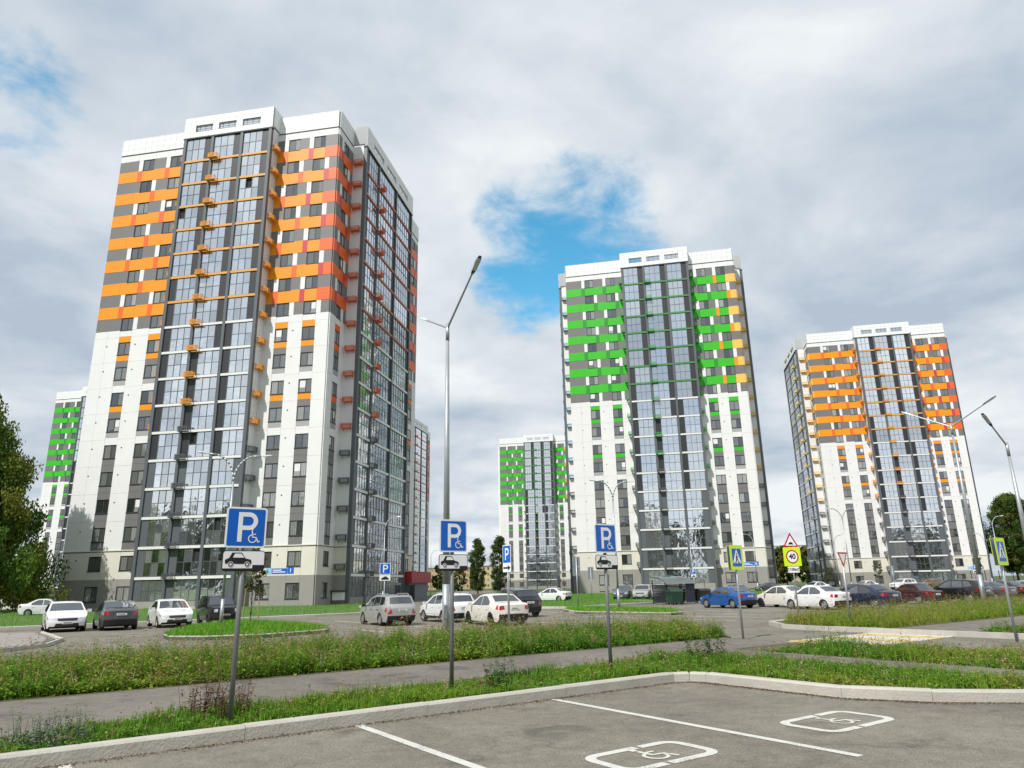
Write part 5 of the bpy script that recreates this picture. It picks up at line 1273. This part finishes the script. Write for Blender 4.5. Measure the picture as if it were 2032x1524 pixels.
weed('leafy_weed', 'taller leafy weed beside the middle disabled parking sign', 6.6, 9.75, lambda: [forbs(cluster(16, .22), .48, .2, 22, .07, 0, np.tile((.06, .14, .03), (16, 1)) * rng.uniform(.7, 1.3, (16, 1)))])
weed('leafy_weed', 'tall branching weed behind the kerb corner', 11.6, 9.9, lambda: [forbs(cluster(26, .4), .62, .2, 26, .08, 0, np.tile((.07, .13, .03), (26, 1)) * rng.uniform(.7, 1.3, (26, 1)))])

# ------------------------------------------------------------------ bin shelter, bins, far buildings, fence
sh = tag(empty('bin_shelter', (11.2, 55.6, 0.02), R(28)), 'black slatted bin shelter with curved clear roof', 'shelter'); sh.scale = (.88, .88, .88)
blk = mat('shelter_black', (0.02, 0.021, 0.024), 0.5); poly_m = mat('roof_sheet', (0.10, 0.11, 0.12), 0.2, coat=0.5)
for x in (0, 1.6, 3.2):
    for y in (0, 1.7): obj('post', MB().box((x - .03, y - .03, 0), (x + .03, y + .03, 2.0 if y else 1.75)).mesh('post', blk), sh)
    obj('roof_rib', MB().path([(x, -.25, 1.62), (x, .1, 1.86), (x, .6, 2.08), (x, 1.2, 2.2), (x, 1.9, 2.26)], .03, 6).mesh('roof_rib', blk), sh)
for k in range(12): obj('slat', UNIT, sh, (0.03, 1.69, .12 + k * .125), 0, (3.14, .025, .10), blk)
for k in range(12):
    for x in (0.0, 3.2): obj('slat', UNIT, sh, (x - .012, .04, .12 + k * .125), 0, (.025, 1.62, .10), blk)
obj('notice_panel', UNIT, sh, (2.25, -.035, .1), 0, (.95, .03, 1.6), mat('panel_navy', (.02, .024, .045), .5))
for (y0, z0), (y1, z1) in zip([(-.25, 1.65), (.1, 1.89), (.6, 2.11), (1.2, 2.23)], [(.1, 1.89), (.6, 2.11), (1.2, 2.23), (1.9, 2.29)]):
    b = MB(); b.add([(-.05, y0, z0), (3.25, y0, z0), (3.25, y1, z1), (-.05, y1, z1), (-.05, y0, z0 + .012), (3.25, y0, z0 + .012), (3.25, y1, z1 + .012), (-.05, y1, z1 + .012)], [(0, 3, 2, 1), (4, 5, 6, 7), (0, 1, 5, 4), (1, 2, 6, 5), (2, 3, 7, 6), (3, 0, 4, 7)]); obj('roof_sheet', b.mesh('roof_sheet', poly_m), sh)
def bin_(label, x, y, rz, m, sx=1.0):
    r = tag(empty('wheeled_bin', (x, y, 0.02), rz), label, 'bin', 'bins at the shelter'); r.scale = (.85, .85, .85); b = MB()
    V = [(a * (.55 + .08 * c) * sx, d * (.38 + .07 * c), .18 + c * .85) for a in (-1, 1) for d in (-1, 1) for c in (0, 1)]; b.add(V, BOXF); obj('tub', b.mesh('tub', m), r)
    b = MB(); V = []; F = []
    for i, a in enumerate(np.linspace(0, math.pi, 9)):
        for xx in (-.66, .66): V.append((xx * sx, -.47 * math.cos(a), 1.04 + .22 * math.sin(a)))
    F = [(2 * i, 2 * i + 1, 2 * i + 3, 2 * i + 2) for i in range(8)]; me = bpy.data.meshes.new('lid'); me.from_pydata(V, [], F + [tuple(range(0, 18, 2)), tuple(range(17, 0, -2))]); me.materials.append(m); obj('lid', me, r)
    for a in (-1, 1):
        for d in (-1, 1): obj('wheel', MB().tube((a * .42 * sx - .03, d * .3, .1), (a * .42 * sx + .03, d * .3, .1), .1, .1, 10).mesh('wheel', rubber), r)
    for a in (-1, 1): obj('handle', MB().tube((a * .64 * sx, -.3, .92), (a * .64 * sx, .3, .92), .025, .025, 6).mesh('handle', blk), r)
bin_('dark green wheeled bin outside the shelter', 11.6, 54.4, R(28), mat('bin_green', (.012, .05, .03), .5))
bin_('black wheeled bin at the right end of the shelter', 14.4, 57.4, R(28), blk)
bin_('black wheeled bin inside the slatted shelter', 12.3, 56.9, R(28), blk)
def block(label, x, y, rz, w, d, h, m, nf, nw, roof_m=None):
    r = tag(empty('apartment_block', (x, y, 0), rz), label, 'building', 'far apartment blocks')
    obj('wall', UNIT, r, (0, 0, -1), 0, (w, d, h + 1), m); obj('roof', UNIT, r, (-.4, -.4, h), 0, (w + .8, d + .8, .5), roof_m or tile_gap)
    for f in range(nf):
        for k in range(nw):
            if (k % 5) == 4:
                o = obj('balcony', UNIT, r, (w * (k + .12) / nw, -.9, h * (f + .12) / nf), 0, (w / nw * .8, .9, h / nf * .4), lgrey_p)
            o = obj('window', UNIT, r, (w * (k + .25) / nw, -.04, h * (f + .32) / nf), 0, (w / nw * .42, .06, h / nf * .46), G_win)
tan = mat('tan_brick', (.44, .32, .18), .85, var=.1, vscale=.4); tan2 = mat('ochre_brick', (.50, .40, .22), .85, var=.1, vscale=.4); palew = mat('pale_wall', (.6, .6, .58), .8, var=.06)
block('tan brick block with rows of windows at the end of drive', -47, 372, R(-6), 24, 14, 10.4, tan, 4, 12)
block('ochre block seen behind the slender dark trees', -21, 366, R(-6), 30, 14, 10.8, tan2, 4, 14)
block('pale high block far off between the two right towers', 208, 600, R(-12), 34, 16, 28, palew, 9, 12)
block('tan block past the right corner of the green tower', 172, 520, R(-10), 30, 14, 21, tan2, 7, 12)
ko = tag(empty('kiosk', (-62.0, 82.0, 0.0), R(-8)), 'low white pavilion with a blue stripe under the birch', 'kiosk')
obj('wall', UNIT, ko, (0, 0, 0), 0, (11, 5, 1.9), palew); obj('stripe', UNIT, ko, (-.05, -.05, 1.25), 0, (11.1, .05, .5), mat('stripe_blue', (.05, .28, .55), .5)); obj('roof', UNIT, ko, (-.3, -.3, 1.9), 0, (11.6, 5.6, .25), palew)
for k in range(4): obj('window', UNIT, ko, (1 + 2.6 * k, -.03, .5), 0, (1.6, .03, .65), G_win)
fe = tag(empty('mesh_fence', (-3.5, 138, 0)), 'tall dark mesh fence of a sports court before far green tower', 'fence')
for i in range(9):
    obj('post', UNIT, fe, (i * 2.5 - .04, -.04, 0), 0, (.08, .08, 4.0), blk)
    if i < 8:
        b = MB(); [b.box((i * 2.5 + .04, -.008, z), (i * 2.5 + 2.46, .008, z + .025)) for z in np.arange(.15, 3.95, .3)]; [b.box((i * 2.5 + q, -.011, .15), (i * 2.5 + q + .02, .011, 3.9)) for q in (.4, .8, 1.2, 1.6, 2.0)]
        obj('fence_panel', b.mesh('fence_panel', blk), fe)
fe2 = tag(empty('mesh_fence', (66, 118, 0), R(8)), 'dark green mesh fence at the foot of the wood', 'fence')
for i in range(12):
    obj('post', UNIT, fe2, (i * 2.5 - .04, -.04, 0), 0, (.08, .08, 2.4), blk)
    if i < 11:
        b = MB(); [b.box((i * 2.5 + .04, -.008, z), (i * 2.5 + 2.46, .008, z + .03)) for z in np.arange(.15, 2.35, .2)]; obj('fence_panel', b.mesh('fence_panel', mat('fence_green', (.02, .07, .04), .5)), fe2)

# belt of trees across the road behind the viewer; the low balcony panes mirror it
bt = []
for i in range(30):
    b_, (V, F, c) = tree_meshes(seed=100 + i, h=random.uniform(19, 25), rad=random.uniform(4.5, 6), z_low=2, n_clump=110, n_leaf=12000, leaf=0.95, cols=[(.05, .10, .018), (.07, .125, .02), (.11, .14, .025)])
    V = V + np.array((-165 + i * 9.6 + random.uniform(-2, 2), -32 + random.uniform(-5, 5), 0)); bt.append((V, F, c))
o_ = 0; Vs, Fs, Cs = [], [], []
for V, F, c in bt: Vs.append(V); Fs.append(F + o_); Cs.append(c); o_ += len(V)
tag(obj('tree_belt', mesh_np('tree_belt', np.concatenate(Vs), np.concatenate(Fs), [veg], np.concatenate(Cs))), 'belt of broadleaf trees mirrored in the low balcony panes', 'trees', kind='stuff')
